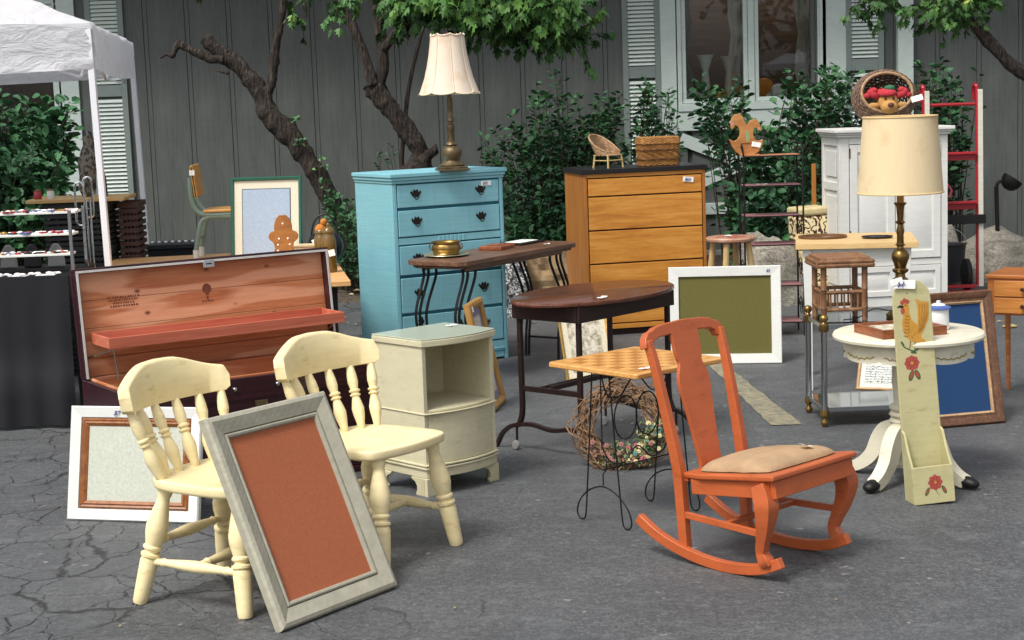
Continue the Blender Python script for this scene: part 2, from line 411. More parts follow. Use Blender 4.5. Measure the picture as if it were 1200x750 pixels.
# backing wall behind grooves, split round the window openings
b = MB(); dk = flat('groove_dark', '#4c514e', .9)
for a0, a1, z0, z1 in [(-13, -5.6, -.2, Z1), (-5.6, -4.24, -.2, .95), (-5.6, -4.24, 2.75, Z1), (-4.24, 1.66, -.2, Z1), (1.66, 3.05, -.2, 1.36), (1.66, 3.05, 2.75, Z1), (3.05, 14, -.2, Z1)]:
    b.box(a0, a1, .031, .12, z0, z1)
b.o('wall', dk, house)
MB().box(-13, 14, -.85, .2, Z1, Z1 + .25).o('shade_eave', TRIM, house)  # unseen eave above the view, height and overhang shaped to shade the wall
MB().box(-13, 14, -.02, .13, -.3, .07).o('foundation', flat('concrete', '#8e8f8a', .9, 0, .15, 20, .4), house, .005)
def shutter(cx, ztop, zbot, wd=.365):
    r = MB().box(-wd / 2, -wd / 2 + .055, -.035, -.002, zbot, ztop).box(wd / 2 - .055, wd / 2, -.035, -.002, zbot, ztop).o('shutter', SHUT, house, .003, 30, (cx, 0, 0))
    rails = [(zbot, zbot + .11), (1.755, 1.865), (ztop - .07, ztop)]
    for a, c in rails: MB().box(-wd / 2 + .056, wd / 2 - .056, -.032, -.002, a, c).o('rail', SHUT, r, .002)
    me = None
    for lo, hi in ((zbot + .115, 1.75), (1.87, ztop - .075)):
        n = int((hi - lo) / .038)
        for k in range(n):
            z = lo + .02 + (hi - lo - .02) * k / n
            if me is None:
                ob = MB().box(-wd / 2 + .056, wd / 2 - .056, -.003, .003, -.019, .019, RX(radians(-38))).o('slat', SLAT, r, 0, 0, (0, -.02, z)); me = ob.data
            else: link('slat', me, r, (0, -.02, z))
    MB().box(-wd / 2 + .056, wd / 2 - .056, -.004, -.001, zbot + .1, ztop - .06).o('back_panel', flat('shutter_back', '#565f5a', .9) if 'shutter_back' not in bpy.data.materials else bpy.data.materials['shutter_back'], r)
    return r
shutter(at(128, 107, WY).x, 2.95, .65); shutter(at(752, 80, WY).x, 2.95, .65); shutter(at(1013, 77, WY).x, 2.95, .65)
# glass: reflects a little, lets the dim room show
def glass(name='window_glass', tint='#7a7d78', refl=.10):
    s = N(name); t = s.t; t.nodes.remove(s.b)
    a = s.n('ShaderNodeBsdfTransparent'); a.inputs[0].default_value = C(tint); gl = s.n('ShaderNodeBsdfGlossy'); gl.inputs['Roughness'].default_value = .02; gl.inputs[0].default_value = (.9, .95, 1, 1)
    fr = s.n('ShaderNodeFresnel'); fr.inputs[0].default_value = 1.5; m = s.n('ShaderNodeMixShader')
    f = s.math('ADD', fr.outputs[0], refl); s.l(f, m.inputs[0]); s.l(a.outputs[0], m.inputs[1]); s.l(gl.outputs[0], m.inputs[2]); s.l(m.outputs[0], s.out.inputs[0]); return s.m
GL = glass(tint='#eef0ee', refl=.0)
def window(cx0, cx1, z0, z1, mull):
    """white casement window: outer trim, two sashes, panes"""
    r = root_part = MB().box(cx0, cx1, -.03, .1, z1 - .07, z1).box(cx0, cx1, -.045, .1, z0, z0 + .075).box(cx0, cx0 + .04, -.03, .1, z0 + .075, z1 - .07).box(cx1 - .04, cx1, -.03, .1, z0 + .075, z1 - .07).o('window', TRIM, house, .004)
    if mull: MB().box(mull - .03, mull + .03, -.028, .1, z0 + .075, z1 - .07).o('mullion', TRIM, r, .004)
    eds = [cx0 + .04] + ([mull - .03, mull + .03] if mull else []) + [cx1 - .04]
    for i in range(0, len(eds), 2):
        a, c = eds[i] + .003, eds[i + 1] - .003; zz0, zz1 = z0 + .078, z1 - .073; t = .04
        MB().box(a, c, -.012, .06, zz1 - t, zz1).box(a, c, -.012, .06, zz0, zz0 + t).box(a, a + t, -.012, .06, zz0 + t, zz1 - t).box(c - t, c, -.012, .06, zz0 + t, zz1 - t).o('sash', TRIM, r, .004)
        MB().box(a + t, c - t, .03, .035, zz0 + t, zz1 - t).o('pane', GL, r)
    return r
window(-5.56, -4.25, 1.0, 2.72, None)
window(at(797, 60, WY).x - .03, at(968, 60, WY).x, 1.42, 2.72, at(880, 60, WY).x)
MB().box(at(76, 170, WY).x - .01, at(98, 170, WY).x, -.03, -.001, .4, 2.95).o('trim_board', TRIM, house, .003)
# panelled bay under the right window
xa, xb = at(772, 100, WY).x + .01, at(998, 60, WY).x - .01
MB().box(xa, 1.665, -.03, -.001, .3, 2.95).o('trim_board', TRIM, house, .003)
MB().box(3.045, xb, -.03, -.001, 1.2, 2.95).o('trim_board', TRIM, house, .003)
MB().box(1.67, 3.04, -.034, -.001, 1.235, 1.415).o('trim_board', TRIM, house, .003)
for (x0, z0, x1, z1) in ((1.69, 1.16, 3.04, .60), (1.69, .66, 3.04, 1.2)):
    dx, dz = x1 - x0, z1 - z0; l = sqrt(dx * dx + dz * dz); nx, nz = -dz / l * .06, dx / l * .06; off = -.026 if z0 > z1 else -.02
    MB().prism([(x0 + nx, z0 + nz), (x0 - nx, z0 - nz), (x1 - nx, z1 - nz), (x1 + nx, z1 + nz)], .001, -off, XZ).o('cross_brace', TRIM, house, .003)
MB().box(1.67, 3.04, -.03, -.001, .42, .53).o('trim_board', TRIM, house, .003)
MB().box(at(1050, 60, WY).x, at(1068, 60, WY).x, -.09, -.001, 0, Z1).o('corner_board', TRIM, house, .003)
# dim rooms behind the two windows
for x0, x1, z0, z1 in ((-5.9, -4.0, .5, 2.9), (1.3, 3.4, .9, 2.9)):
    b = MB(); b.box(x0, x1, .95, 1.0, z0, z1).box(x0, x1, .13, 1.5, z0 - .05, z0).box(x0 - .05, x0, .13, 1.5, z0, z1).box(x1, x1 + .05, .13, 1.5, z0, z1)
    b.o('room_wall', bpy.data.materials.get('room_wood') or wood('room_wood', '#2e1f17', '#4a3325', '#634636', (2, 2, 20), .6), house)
CLO = L('lace_cloth', flat, '#c9ccc6', .9, 0, .2, 20, .5)
def vase(x, z, h, col, lab):
    b = MB().lathe([(.05, 0), (.06, h * .05), (.03, h * .25), (.045, h * .5), (.03, h * .75), (.065, h * .93), (.09, h)], 16)
    tag(b.o('vase', paint('vase_' + col[1:], col, .3), loc=(x, WY + .2, z)), lab, 'vase')
MB_ = MB().box(1.72, 3.0, .2, .9, 1.30, 1.34); tag(MB_.o('window_shelf', L('dark_wood', wood), loc=(0, WY, 0)), 'dark wooden shelf standing inside the right hand window', 'shelf')
vase(1.97, 1.34, .62, '#f0f2ee', 'tall pale flared vase left of two inside the double window'); vase(2.2, 1.34, .60, '#e0d6c6', 'tall tan flared vase right of two inside the double window')
def curtain(x, wd, z0, z1, col, lab, y=.24):
    b = MB(); n = 30; vs = []
    for i in range(n + 1):
        for j in range(8):
            t = j / 7; xx = x - wd / 2 + wd * i / n; vs.append((xx * 1 + .02 * sin(j * 2.), y + .025 * sin(i * 1.9) * (.5 + t), z0 + (z1 - z0) * t))
    b.add(vs, [(i * 8 + j, (i + 1) * 8 + j, (i + 1) * 8 + j + 1, i * 8 + j + 1) for i in range(n) for j in range(7)])
    tag(b.o('curtain', flat('curtain' + lab[:6], col, .9, 0, .15, 12), smooth=180, loc=(0, WY, 0)), lab, 'curtain')
curtain(2.27, .12, 1.4, 2.7, '#dcd8d0', 'grey net curtain hanging beside the window mullion')
curtain(2.93, .13, 1.4, 2.7, '#c9beb4', 'brown grey curtain at the right edge of the double window')
curtain(1.8, .1, 1.6, 2.7, '#9a968e', 'dark slatted hanging at the left edge of the double window', .3)
curtain(-5.0, .5, 1.1, 2.6, '#4a3a38', 'dark reddish curtain inside the window behind the tent', .35)
def heap(name, cat, x, z, s, col, lab, y=.2):
    b = MB()
    for k in range(5):
        b.ball((random.uniform(-s, s) * .6, random.uniform(-.05, .05), s * .4 + random.uniform(0, s) * .6), s * .5, s * .35, s * .45, 10)
    tag(b.o(name, flat(lab[:8], col, .8, 0, .3, 25, .4), smooth=180, loc=(x, WY + y, z)), lab, cat)
heap('cloth_bundle', 'cloth', 1.78, 1.42, .17, '#f0f0ee', 'crumpled white cloth at the lower left corner of the double window')
heap('rag_doll', 'doll', 2.08, 1.42, .16, '#c9b050', 'yellowish doll heap between the two window vases')
heap('toy_figure', 'toy', 2.45, 1.44, .20, '#e08a2c', 'orange and yellow toy heap behind the right pane')
heap('folded_linen', 'cloth', 2.68, 1.42, .17, '#e8e6dc', 'pale folded linen behind the right pane')

# ---------------------------------------------------------------- trees
def bark():
    s = N('bark'); vo = s.n('ShaderNodeTexVoronoi'); vo.inputs['Scale'].default_value = 1; s.l(s.map((42, 42, 9)), vo.inputs['Vector'])
    n1 = s.noise(s.map((38, 38, 9)), 1, 8, .75, 1.2); n2 = s.noise(s.map(), 3, 3)
    c = s.ramp(n1, [(.34, C('#120f0d')), (.5, C('#382f2a')), (.68, C('#6c6054'))]); c = s.mix(s.ramp(n2, [(.4, g(0)), (.7, g(.4))]), c, C('#4a4038'))
    s.base(c); s.set(.92); s.bump(s.math('ADD', n1, vo.outputs['Distance']), 1, .035); return s.m
BARK = bark()
def limb(pts, rad, rough=.12, seg=14, sub=7):
    P = smoothpts(pts, sub); R = smooth1(rad, sub); b = MB(); b.tube(P, R, seg)
    out = []
    for i, v in enumerate(b.v):
        v = Vector(v); c = P[min(i // seg, len(P) - 1)]; d = v - c
        k = 1 + rough * (noise.noise(v * 9) + .8 * noise.noise(v * 22) + .5 * noise.noise(v * 45)) * 1.4
        out.append(tuple(c + d * k))
    b.v = out; return b
def px_limb(l, Y, dy=0):
    n = len(l); return [at(x, y, Y + dy * i / (n - 1)) for i, (x, y, r) in enumerate(l)], [r / FPX * Y for x, y, r in l]
def maple_leaf(b, M, s, tint):
    """pointed lobed leaf, folded along the midrib"""
    o = [(0, 0), (.28, .12), (.5, .38), (.26, .42), (.34, .72), (.13, .66), (0, 1.05), (-.13, .66), (-.34, .72), (-.26, .42), (-.5, .38), (-.28, .12)]
    vs = [(x * s, y * s, -abs(x) * s * .35 - (y * y) * s * .18) for x, y in o] + [(0, .4 * s, 0)]
    b.tint = tint; n = len(o); b.add(vs, [(12, i, (i + 1) % n) for i in range(n)], M)
def oval_leaf(b, M, s, tint, wd=.78):
    vs = [(0, 0, 0), (wd * .42 * s, .35 * s, .08 * s), (wd * .36 * s, .75 * s, .05 * s), (0, s, -.05 * s), (-wd * .36 * s, .75 * s, .05 * s), (-wd * .42 * s, .35 * s, .08 * s), (0, .5 * s, 0)]
    b.tint = tint; b.add(vs, [(6, 0, 1), (6, 1, 2), (6, 2, 3), (6, 3, 4), (6, 4, 5), (6, 5, 0)], M)
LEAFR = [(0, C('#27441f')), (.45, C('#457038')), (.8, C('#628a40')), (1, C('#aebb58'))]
SHRUBR = [(0, C('#21422a')), (.5, C('#3b6a42')), (.85, C('#568650')), (1, C('#7f9a4f'))]
LEAFM = tinted('tree_leaf', LEAFR, .55); SHRUBM = tinted('shrub_leaf', SHRUBR, .6)
def rnd_dir(droop=0):
    v = Vector((random.gauss(0, 1), random.gauss(0, 1), random.gauss(0, 1) - droop)); return v.normalized()
def leaf_M(p, d, roll=None):
    q = d.to_track_quat('Y', 'Z').to_matrix().to_4x4(); return T(p) @ q @ RY(random.uniform(-.9, .9) if roll is None else roll)
def crown(parent, vols, n, size, droop=1.2, kind='maple', name='crown', twig=True):
    """leaf sprays spread through a set of ellipsoids: (centre, rx, ry, rz, weight)"""
    b = MB(); tw = MB(); tot = sum(v[4] for v in vols); spray = 0
    for c, rx, ry, rz, wt in vols:
        k = int(n * wt / tot / 9)
        for _ in range(k):
            u = rnd_dir(); rr = random.random() ** .4
            p = Vector(c) + Vector((u.x * rx, u.y * ry, u.z * rz)) * rr
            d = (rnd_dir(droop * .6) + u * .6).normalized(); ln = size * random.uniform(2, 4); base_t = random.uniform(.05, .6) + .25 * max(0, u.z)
            if twig: tw.tube([p, p + d * ln * .6, p + d * ln + Vector((0, 0, -.2 * ln))], [size * .05, size * .04, size * .02], 4)
            for i in range(9):
                t = random.random(); q = p + d * ln * t; e = (d * .5 + rnd_dir(droop)).normalized()
                s = size * random.uniform(.65, 1.15); tint = min(1, max(0, base_t + random.uniform(-.12, .15) + (.3 if random.random() < .03 else 0)))
                (maple_leaf if kind == 'maple' else oval_leaf)(b, leaf_M(q, e), s, tint)
    if twig: stuff(tw.o('twigs', BARK, parent, smooth=0))
    return b.o(name, LEAFM if kind == 'maple' else SHRUBM, parent, smooth=0)

# left, leaning dead-topped tree
Y1 = 14.7
tr = root('leaning_tree', 'leaning dark barked tree with cut stump top left of the blue chest', 'tree', at(418, 337, Y1))
def tl(name, l, Y, rough=.14, dy=0, par=tr, seg=14):
    P, R = px_limb(l, Y, dy); R = [q * .88 for q in R]; o = par.location; return limb([p - o for p in P], R, rough, seg).o(name, BARK, par, smooth=180)
tl('trunk', [(424, 350, 19), (414, 315, 15), (403, 275, 13), (392, 243, 12.5), (372, 205, 13), (350, 172, 13), (330, 150, 15), (314, 132, 14), (304, 108, 12), (286, 84, 11), (266, 66, 11), (250, 55, 9), (239, 45, 8.5)], Y1, .2)
tl('branch', [(262, 70, 7), (246, 68, 6.5), (228, 60, 6), (212, 53, 5.5), (206, 57, 4.5), (202, 66, 3.5), (195, 64, 2.5), (188, 68, 1.5)], Y1 - .05, .3)
tl('branch', [(316, 128, 8), (314, 112, 6.5), (319, 92, 6), (321, 70, 6.5), (325, 45, 5), (330, 20, 5), (333, -10, 4.5), (338, -60, 4)], Y1 - .03, .18)
tl('branch', [(268, 86, 2.2), (260, 84, 1.6), (253, 83, 1)], Y1 - .1, .3)
tl('branch', [(333, -10, 3), (350, -25, 2.2), (358, 5, 1.4), (360, 20, 1)], Y1 - .1, .2)
o1 = tr.location
crown(tr, [((at(355, -45, Y1) - o1), .5, .4, .16, 1.0), ((at(362, 22, Y1 - .15) - o1), .07, .1, .06, .10), ((at(210, -50, Y1) - o1), .5, .4, .12, .5), ((at(345, 10, Y1 - .15) - o1), .04, .1, .1, .08)], 420, .085)
b = MB()
for (px, py, rr) in ((350, 165, 5), (378, 192, 8), (382, 214, 7), (388, 232, 7), (345, 140, 4)):
    for k in range(12):
        p = at(px + random.uniform(-rr, rr), py + random.uniform(-rr, rr), Y1 - .12) - o1
        oval_leaf(b, leaf_M(p, rnd_dir()), .04, random.uniform(.5, .95))
stuff(b.o('sprouts', SHRUBM, tr, smooth=0))
# second tree behind the blue chest
Y2 = 14.4
t2 = root('forked_tree', 'forked tree with low maple crown standing behind the blue chest and lamp', 'tree', at(482, 342, Y2))
o2 = t2.location
def t2l(name, l, Y, rough=.14): return tl(name, l, Y, rough, 0, t2)
t2l('trunk', [(486, 352, 26), (484, 300, 20), (482, 250, 17), (480, 215, 17), (492, 193, 17), (491, 177, 12), (480, 158, 12), (466, 138, 12), (452, 120, 12), (440, 105, 13), (434, 97, 11)], Y2, .2)
t2l('branch', [(493, 190, 10), (502, 182, 7), (510, 176, 6), (513, 175, 5.5)], Y2 - .05, .2)
t2l('branch', [(440, 105, 9), (448, 85, 8), (448, 60, 8), (445, 30, 7.5), (442, 0, 7), (440, -60, 6)], Y2, .08)
t2l('branch', [(437, 100, 8), (432, 80, 6.5), (425, 58, 6), (414, 32, 6), (402, 8, 5.5), (385, -30, 5)], Y2 - .05, .08)
t2l('branch', [(472, 220, 4), (471, 185, 3.2), (474, 150, 3), (478, 110, 3), (486, 70, 2.6), (500, 20, 2.2), (520, -30, 2)], Y2 + .15, .08)
t2l('branch', [(448, 60, 6), (490, 10, 5), (560, -20, 4), (640, -20, 3)], Y2 - .2, .08)
YC = 13.3
def V(px, py, rx, ry, rz, wt, o, Y=YC): return ((at(px, py, Y) - o), rx, ry, rz, wt)
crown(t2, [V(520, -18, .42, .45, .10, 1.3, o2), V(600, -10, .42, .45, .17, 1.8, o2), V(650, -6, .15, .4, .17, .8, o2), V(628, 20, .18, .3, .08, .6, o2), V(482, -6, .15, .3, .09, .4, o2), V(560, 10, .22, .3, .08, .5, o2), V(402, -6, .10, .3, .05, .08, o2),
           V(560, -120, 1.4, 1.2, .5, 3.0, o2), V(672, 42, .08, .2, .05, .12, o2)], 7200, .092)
# nearest leaves one by one
lm = MB(); maple_leaf(lm, Matrix.Identity(4), .14, .55); lme = lm.mesh('leaf', 0); lme.materials.append(LEAFM)
lm = MB(); maple_leaf(lm, Matrix.Identity(4), .13, .78); lme2 = lm.mesh('leaf', 0); lme2.materials.append(LEAFM)
for k in range(230):
    while True:
        px = random.uniform(456, 680); py = random.uniform(-10, 52)
        edge = 20 + 9 * sin(px * .06) + (16 if 590 < px < 662 else 0) - (14 if px > 665 else 0) - (8 if px < 480 else 0)
        if py < edge: break
    p = at(px, py, random.uniform(12.7, 12.95)) - o2; d = Vector((random.uniform(-.8, .8), random.uniform(-.7, .2), random.uniform(-1.2, -.1))).normalized()
    ob = link('leaf', lme if random.random() < .65 else lme2, t2, p); ob.rotation_euler = (d.to_track_quat('Y', 'Z').to_matrix() @ RY(random.uniform(-.8, .8)).to_3x3()).to_euler(); s = random.uniform(.45, .85); ob.scale = (s, s, s)
# tree outside the frame on the right, one bough in view
Y3 = 13.2
t3 = root('overhanging_tree', 'tree at the right whose bare bough slants down across the top right corner', 'tree', at(1420, 330, Y3))
o3 = t3.location
tl('trunk', [(1420, 345, 30), (1415, 240, 26), (1405, 150, 24), (1390, 40, 22), (1385, -80, 18)], Y3, .12, 0, t3)
tl('bough', [(1405, 160, 14), (1330, 145, 11), (1262, 116, 9.5), (1215, 94, 9), (1183, 74, 8.5), (1160, 50, 8), (1142, 27, 7.5), (1130, 14, 7), (1124, -5, 6.5), (1118, -50, 5)], Y3, .16, 0, t3)
tl('branch', [(1131, 18, 5), (1126, 8, 5), (1112, -8, 3.5), (1060, -18, 3)], Y3 - .1, .1, 0, t3)
crown(t3, [V(1118, -6, .2, .3, .06, .8, o3, Y3), V(1100, 2, .10, .3, .07, .35, o3, Y3), V(1035, -10, .16, .3, .05, .3, o3, Y3), V(1020, 2, .06, .2, .06, .12, o3, Y3), V(1145, -10, .1, .2, .05, .25, o3, Y3), V(1100, -90, 1.2, 1, .4, 2.0, o3, Y3), V(1350, -80, 1.2, 1, .5, 2, o3, Y3)], 3400, .078)

# ---------------------------------------------------------------- shrubs
def shrub(label, X, Y, tips, n, size, base_r=.3, leafn=26, kind='oval', group=None, z0=0.03):
    """arching stems from the ground to tips inside given photo regions, leaves along them"""
    r = root('shrub', label, 'shrub', (X, Y, z0), 0, group); b = MB(); st = MB()
    tot = sum(t[-1] for t in tips)
    for reg in tips:
        x0, x1, y0, y1, ya, yb, wt = reg
        for _ in range(int(n * wt / tot)):
            px = random.uniform(x0, x1); py = y0 + (y1 - y0) * random.random() ** .8; Yt = random.uniform(ya, yb)
            tip = at(px, py, Yt) - Vector((X, Y, z0)); tip.z = max(.08, tip.z)
            bs = Vector((tip.x * .45 + random.uniform(-base_r, base_r) * .6, tip.y * .4 + random.uniform(-.1, .1), 0))
            mid = bs.lerp(tip, .55) + Vector((0, 0, .12 * tip.z)) + rnd_dir() * .05
            P = smoothpts([bs, mid, tip], 5); st.tube(P, [.007, .007, .006, .006, .005, .005, .004, .004, .003, .003, .002][:len(P)], 4)
            bt = random.uniform(.08, .62)
            m = leafn
            for i in range(m):
                t = 1 - random.random() ** 1.3 * .8; k = t * (len(P) - 1); i0 = min(int(k), len(P) - 2); q = P[i0].lerp(P[i0 + 1], k - i0)
                tang = (P[i0 + 1] - P[i0]).normalized(); side = rnd_dir(); off = side - tang * side.dot(tang)
                q = q + off * size * random.uniform(.1, 1.5) * (1.1 - t * .6)
                oval_leaf(b, leaf_M(q, (off + tang * .5 + Vector((0, 0, -.2))).normalized()), size * random.uniform(.6, 1.15), min(1, max(0, bt + random.uniform(-.12, .16))))
    st.o('stems', flat('twig_bark', '#3d3226', .9) if 'twig_bark' not in bpy.data.materials else bpy.data.materials['twig_bark'], r, smooth=0)
    b.o('foliage', SHRUBM, r, smooth=0)
    return r
shrub('big dark shrub growing between the blue chest and the oak dresser', .5, 15.3, [(600, 735, 120, 200, 15, 15.7, 3.2), (612, 690, 88, 120, 15, 15.7, .4), (590, 700, 190, 300, 14.4, 15.4, 3.6), (562, 600, 145, 230, 14.8, 15.5, .7), (690, 735, 95, 140, 15, 15.6, .5), (648, 662, 75, 90, 15, 15.3, .08)], 260, .064, leafn=32)
shrub('leafy shrub climbing in front of the shutter behind the wicker basket', 1.3, 15.4, [(738, 795, 100, 175, 15, 15.6, 1), (752, 785, 90, 110, 15, 15.5, .3)], 46, .06, leafn=24)
shrub('large arching shrub behind the black metal shelf stand', 2.3, 14.6, [(815, 872, 90, 150, 14, 14.8, 1.1), (870, 960, 140, 230, 13.9, 15, 2.8), (960, 1005, 70, 150, 14.2, 15.2, 1.5), (918, 975, 75, 130, 14.4, 15.3, 1.0), (850, 950, 210, 320, 13.6, 14.4, 2.0), (1000, 1052, 78, 120, 14.6, 15.3, .35)], 205, .08, leafn=28)
shrub('dim shrub against the wall seen beside the red hand truck', 3.9, 15.2, [(1078, 1125, 62, 130, 14.8, 15.6, 1), (1085, 1135, 110, 190, 14.6, 15.5, 1), (1140, 1152, 76, 86, 15, 15.3, .06)], 60, .075, leafn=24)
shrub('broad leaved climbing shrub covering the window behind the tent', -4.6, 14.4, [(-60, 75, 110, 190, 13.7, 14.8, 2.5), (40, 84, 116, 160, 13.8, 14.5, .6), (-60, 80, 170, 250, 13.3, 14.3, 2.6), (82, 98, 168, 180, 14, 14.3, .05)], 210, .10, leafn=30)
shrub('small dark shrub at the foot of the leaning tree', -1.35, 14.2, [(392, 425, 230, 320, 13.6, 14.6, 1), (380, 400, 215, 250, 14, 14.6, .25)], 46, .05, leafn=26)
shrub('thin sprouting plant beside the forked tree trunk', -1.0, 15.2, [(438, 470, 160, 210, 14.8, 15.5, 1), (425, 445, 190, 230, 14.8, 15.5, .4)], 12, .05, leafn=8)

# ---------------------------------------------------------------- boulders
def boulder(label, c, rx, ry, rz, seed):
    b = MB(); b.ball((0, 0, 0), 1, 1, 1, 8)
    import bmesh
    bm = bmesh.new(); bmesh.ops.create_icosphere(bm, subdivisions=4, radius=1)
    for v in bm.verts:
        p = v.co.copy(); k = 1 + .22 * noise.noise(p * 1.3 + Vector((seed, 0, 0))) + .09 * noise.noise(p * 3.5 + Vector((seed, 3, 0))) + .03 * noise.noise(p * 9)
        v.co = Vector((p.x * rx, p.y * ry, p.z * rz)) * k
    me = bpy.data.meshes.new('boulder'); bm.to_mesh(me); bm.free(); me.polygons.foreach_set('use_smooth', [True] * len(me.polygons))
    me.materials.append(L('granite', granite)); tag(link('boulder', me, None, c), label, 'rock')
def granite(name):
    s = N(name); v = s.map(); n1 = s.noise(v, 45, 5, .75); n2 = s.noise(v, 4, 5, .6); n3 = s.noise(s.map((2, 2, 14), (0, .5, 0)), 1.5, 4)
    c = s.ramp(n1, [(.3, C('#6b675f')), (.5, C('#a9a294')), (.7, C('#cdc6b6'))]); c = s.mix(s.ramp(n2, [(.4, g(0)), (.65, g(.7))]), c, C('#6f6a62')); c = s.mix(s.ramp(n3, [(.5, g(0)), (.62, g(.5))]), c, C('#55514b'))
    s.base(c); s.set(.9); s.bump(s.math('ADD', n1, n2), .9, .03); return s.m
boulder('large pale granite boulder behind the red hand truck', (4.02, 13.7, .10), .40, .34, .30, 1)
boulder('darker upright boulder between the white cabinet and pale boulder', (3.52, 13.6, .1), .2, .2, .38, 5)
boulder('rounded grey boulder behind the black shelf stand', (1.95, 12.6, .12), .29, .25, .42, 9)
boulder('low brown stone at the foot of the shrub behind the sewing table', (.75, 13.5, .0), .25, .2, .14, 12)

# ================================================================ FURNITURE, front row
YEL = paint('yellow_paint', '#f1e0ae', .40, .06, (5, 5, 40), None, .14, '#ceb680')
SP = [(.0085, 0), (.011, .03), (.013, .1), (.018, .22), (.0195, .30), (.015, .40), (.011, .47), (.0165, .485), (.0165, .505), (.0115, .515), (.0115, .53), (.0175, .545), (.0175, .565), (.012, .58), (.0165, .68), (.0155, .78), (.0115, .9), (.010, 1)]
LG = [(.020, 0), (.023, .02), (.0245, .08), (.029, .36), (.0265, .385), (.0235, .39), (.031, .405), (.031, .425), (.022, .435), (.021, .45), (.029, .47), (.029, .485), (.024, .50), (.033, .60), (.0345, .66), (.028, .76), (.021, .85), (.019, .90), (.023, .93), (.026, 1)]
ST = [(.009, 0), (.012, .04), (.0125, .14), (.016, .16), (.0125, .19), (.019, .4), (.021, .5), (.019, .6), (.0125, .81), (.016, .84), (.0125, .86), (.012, .96), (.009, 1)]
def yellow_chair():
    r = root('wooden_chair', 'x', 'chair')
    zs = .425; th = .036
    # saddle seat, plan outline
    ol = [(-.165, -.185), (0, -.205), (.165, -.185), (.212, -.145), (.218, -.04), (.205, .1), (.17, .185), (.09, .222), (-.09, .222), (-.17, .185), (-.205, .1), (-.218, -.04), (-.212, -.145)]
    P = [(p.x, p.y) for p in smoothpts([(x, y, 0) for x, y in ol], 4, True)]
    b = MB(); n = len(P); vs = []; rings = [(.96, -th), (.99, -th * .9), (1.0, -th * .7), (1.0, -.008), (.99, -.002), (.97, 0), (.8, -.003), (.6, -.009), (.35, -.011), (.1, -.010)]
    for s, z in rings:
        for x, y in P: vs.append((x * s, y * s, zs + z + (.004 if abs(x) < .03 and -.2 < y < 0 and 0 < s < .9 else 0)))
    fs = [(i * n + k, i * n + (k + 1) % n, (i + 1) * n + (k + 1) % n, (i + 1) * n + k) for i in range(len(rings) - 1) for k in range(n)]
    fs += [tuple(range(n - 1, -1, -1)), tuple((len(rings) - 1) * n + k for k in range(n))]
    b.add(vs, fs).o('seat', YEL, r, smooth=60)
    feet = [((-.203, -.205), (-.145, -.15)), ((.203, -.205), (.145, -.15)), ((-.218, .235), (-.145, .15)), ((.218, .235), (.145, .15))]
    pt = {}
    for i, (f, t) in enumerate(feet):
        a = Vector((f[0], f[1], 0)); c = Vector((t[0], t[1], zs - th + .006)); pt[i] = (a, c); turned(a, c, LG, 1.1).o('leg', YEL, r)
    def on(i, t): return pt[i][0].lerp(pt[i][1], t)
    turned(on(0, .36), on(2, .36), ST).o('stretcher', YEL, r); turned(on(1, .36), on(3, .36), ST).o('stretcher', YEL, r)
    turned((on(0, .36) + on(2, .36)) / 2, (on(1, .36) + on(3, .36)) / 2, ST).o('stretcher', YEL, r)
    turned(on(2, .52), on(3, .52), ST).o('stretcher', YEL, r)
    # crest rail: thick curved plank with a hump
    n = 28; vs = []; prof = []
    def ctr(u):   # u -1..1 ; curved in plan
        a = u * .95; return Vector((.318 * sin(a), .278 - .20 * (1 - cos(a)) , 0))
    for i in range(n + 1):
        u = -1 + 2 * i / n; c = ctr(u); tn = (ctr(u + .01) - ctr(u - .01)).normalized(); nr = Vector((-tn.y, tn.x, 0))
        au = abs(u); top = .792 - .012 * au if au < .25 else .789 - .052 * (sin((au - .25) / .75 * pi / 2) ** 1.3)
        if au >= .92: top -= (au - .92) ** 1.5 * 1.3
        bot = .652 - .006 * (1 - au * au) + (.012 if au > .97 else 0)
        h = top - bot; lean = .14
        for (d, z) in ((-.0165, .0), (-.0195, .035), (-.0195, .93), (-.0165, .985), (-.012, 1.0), (.012, 1.0), (.0165, .985), (.0195, .93), (.0195, .035), (.0165, .0)):
            zz = bot + h * z; q = c + nr * (d + lean * (zz - .66)); vs.append((q.x, q.y, zz))
    m = 10; fs = [(i * m + k, (i + 1) * m + k, (i + 1) * m + (k + 1) % m, i * m + (k + 1) % m) for i in range(n) for k in range(m)]
    fs += [tuple(range(m)), tuple(n * m + k for k in range(m - 1, -1, -1))]
    MB().add(vs, fs).o('crest_rail', YEL, r, smooth=42)
    for u in (-.86, -.53, -.18, .18, .53, .86):
        c = ctr(u); a = Vector((c.x * .76, .182 - .13 * (1 - cos(u * .95)), zs - .008)); turned(a, Vector((c.x, c.y - .0, .668)), SP, 1.22).o('spindle', YEL, r)
    return r
ch1 = yellow_chair(); ch1.location = (-.969, 5.484, 0); ch1.rotation_euler.z = 1.042
ch1['label'] = 'pale yellow spindle back chair furthest left, big grey frame propped against its seat'; ch1['group'] = 'yellow spindle back chairs'
ch2 = copy_tree(ch1); ch2.location = (-.52, 5.972, 0); ch2.rotation_euler.z = .912
ch2['label'] = 'pale yellow spindle back wooden chair beside the cream nightstand'

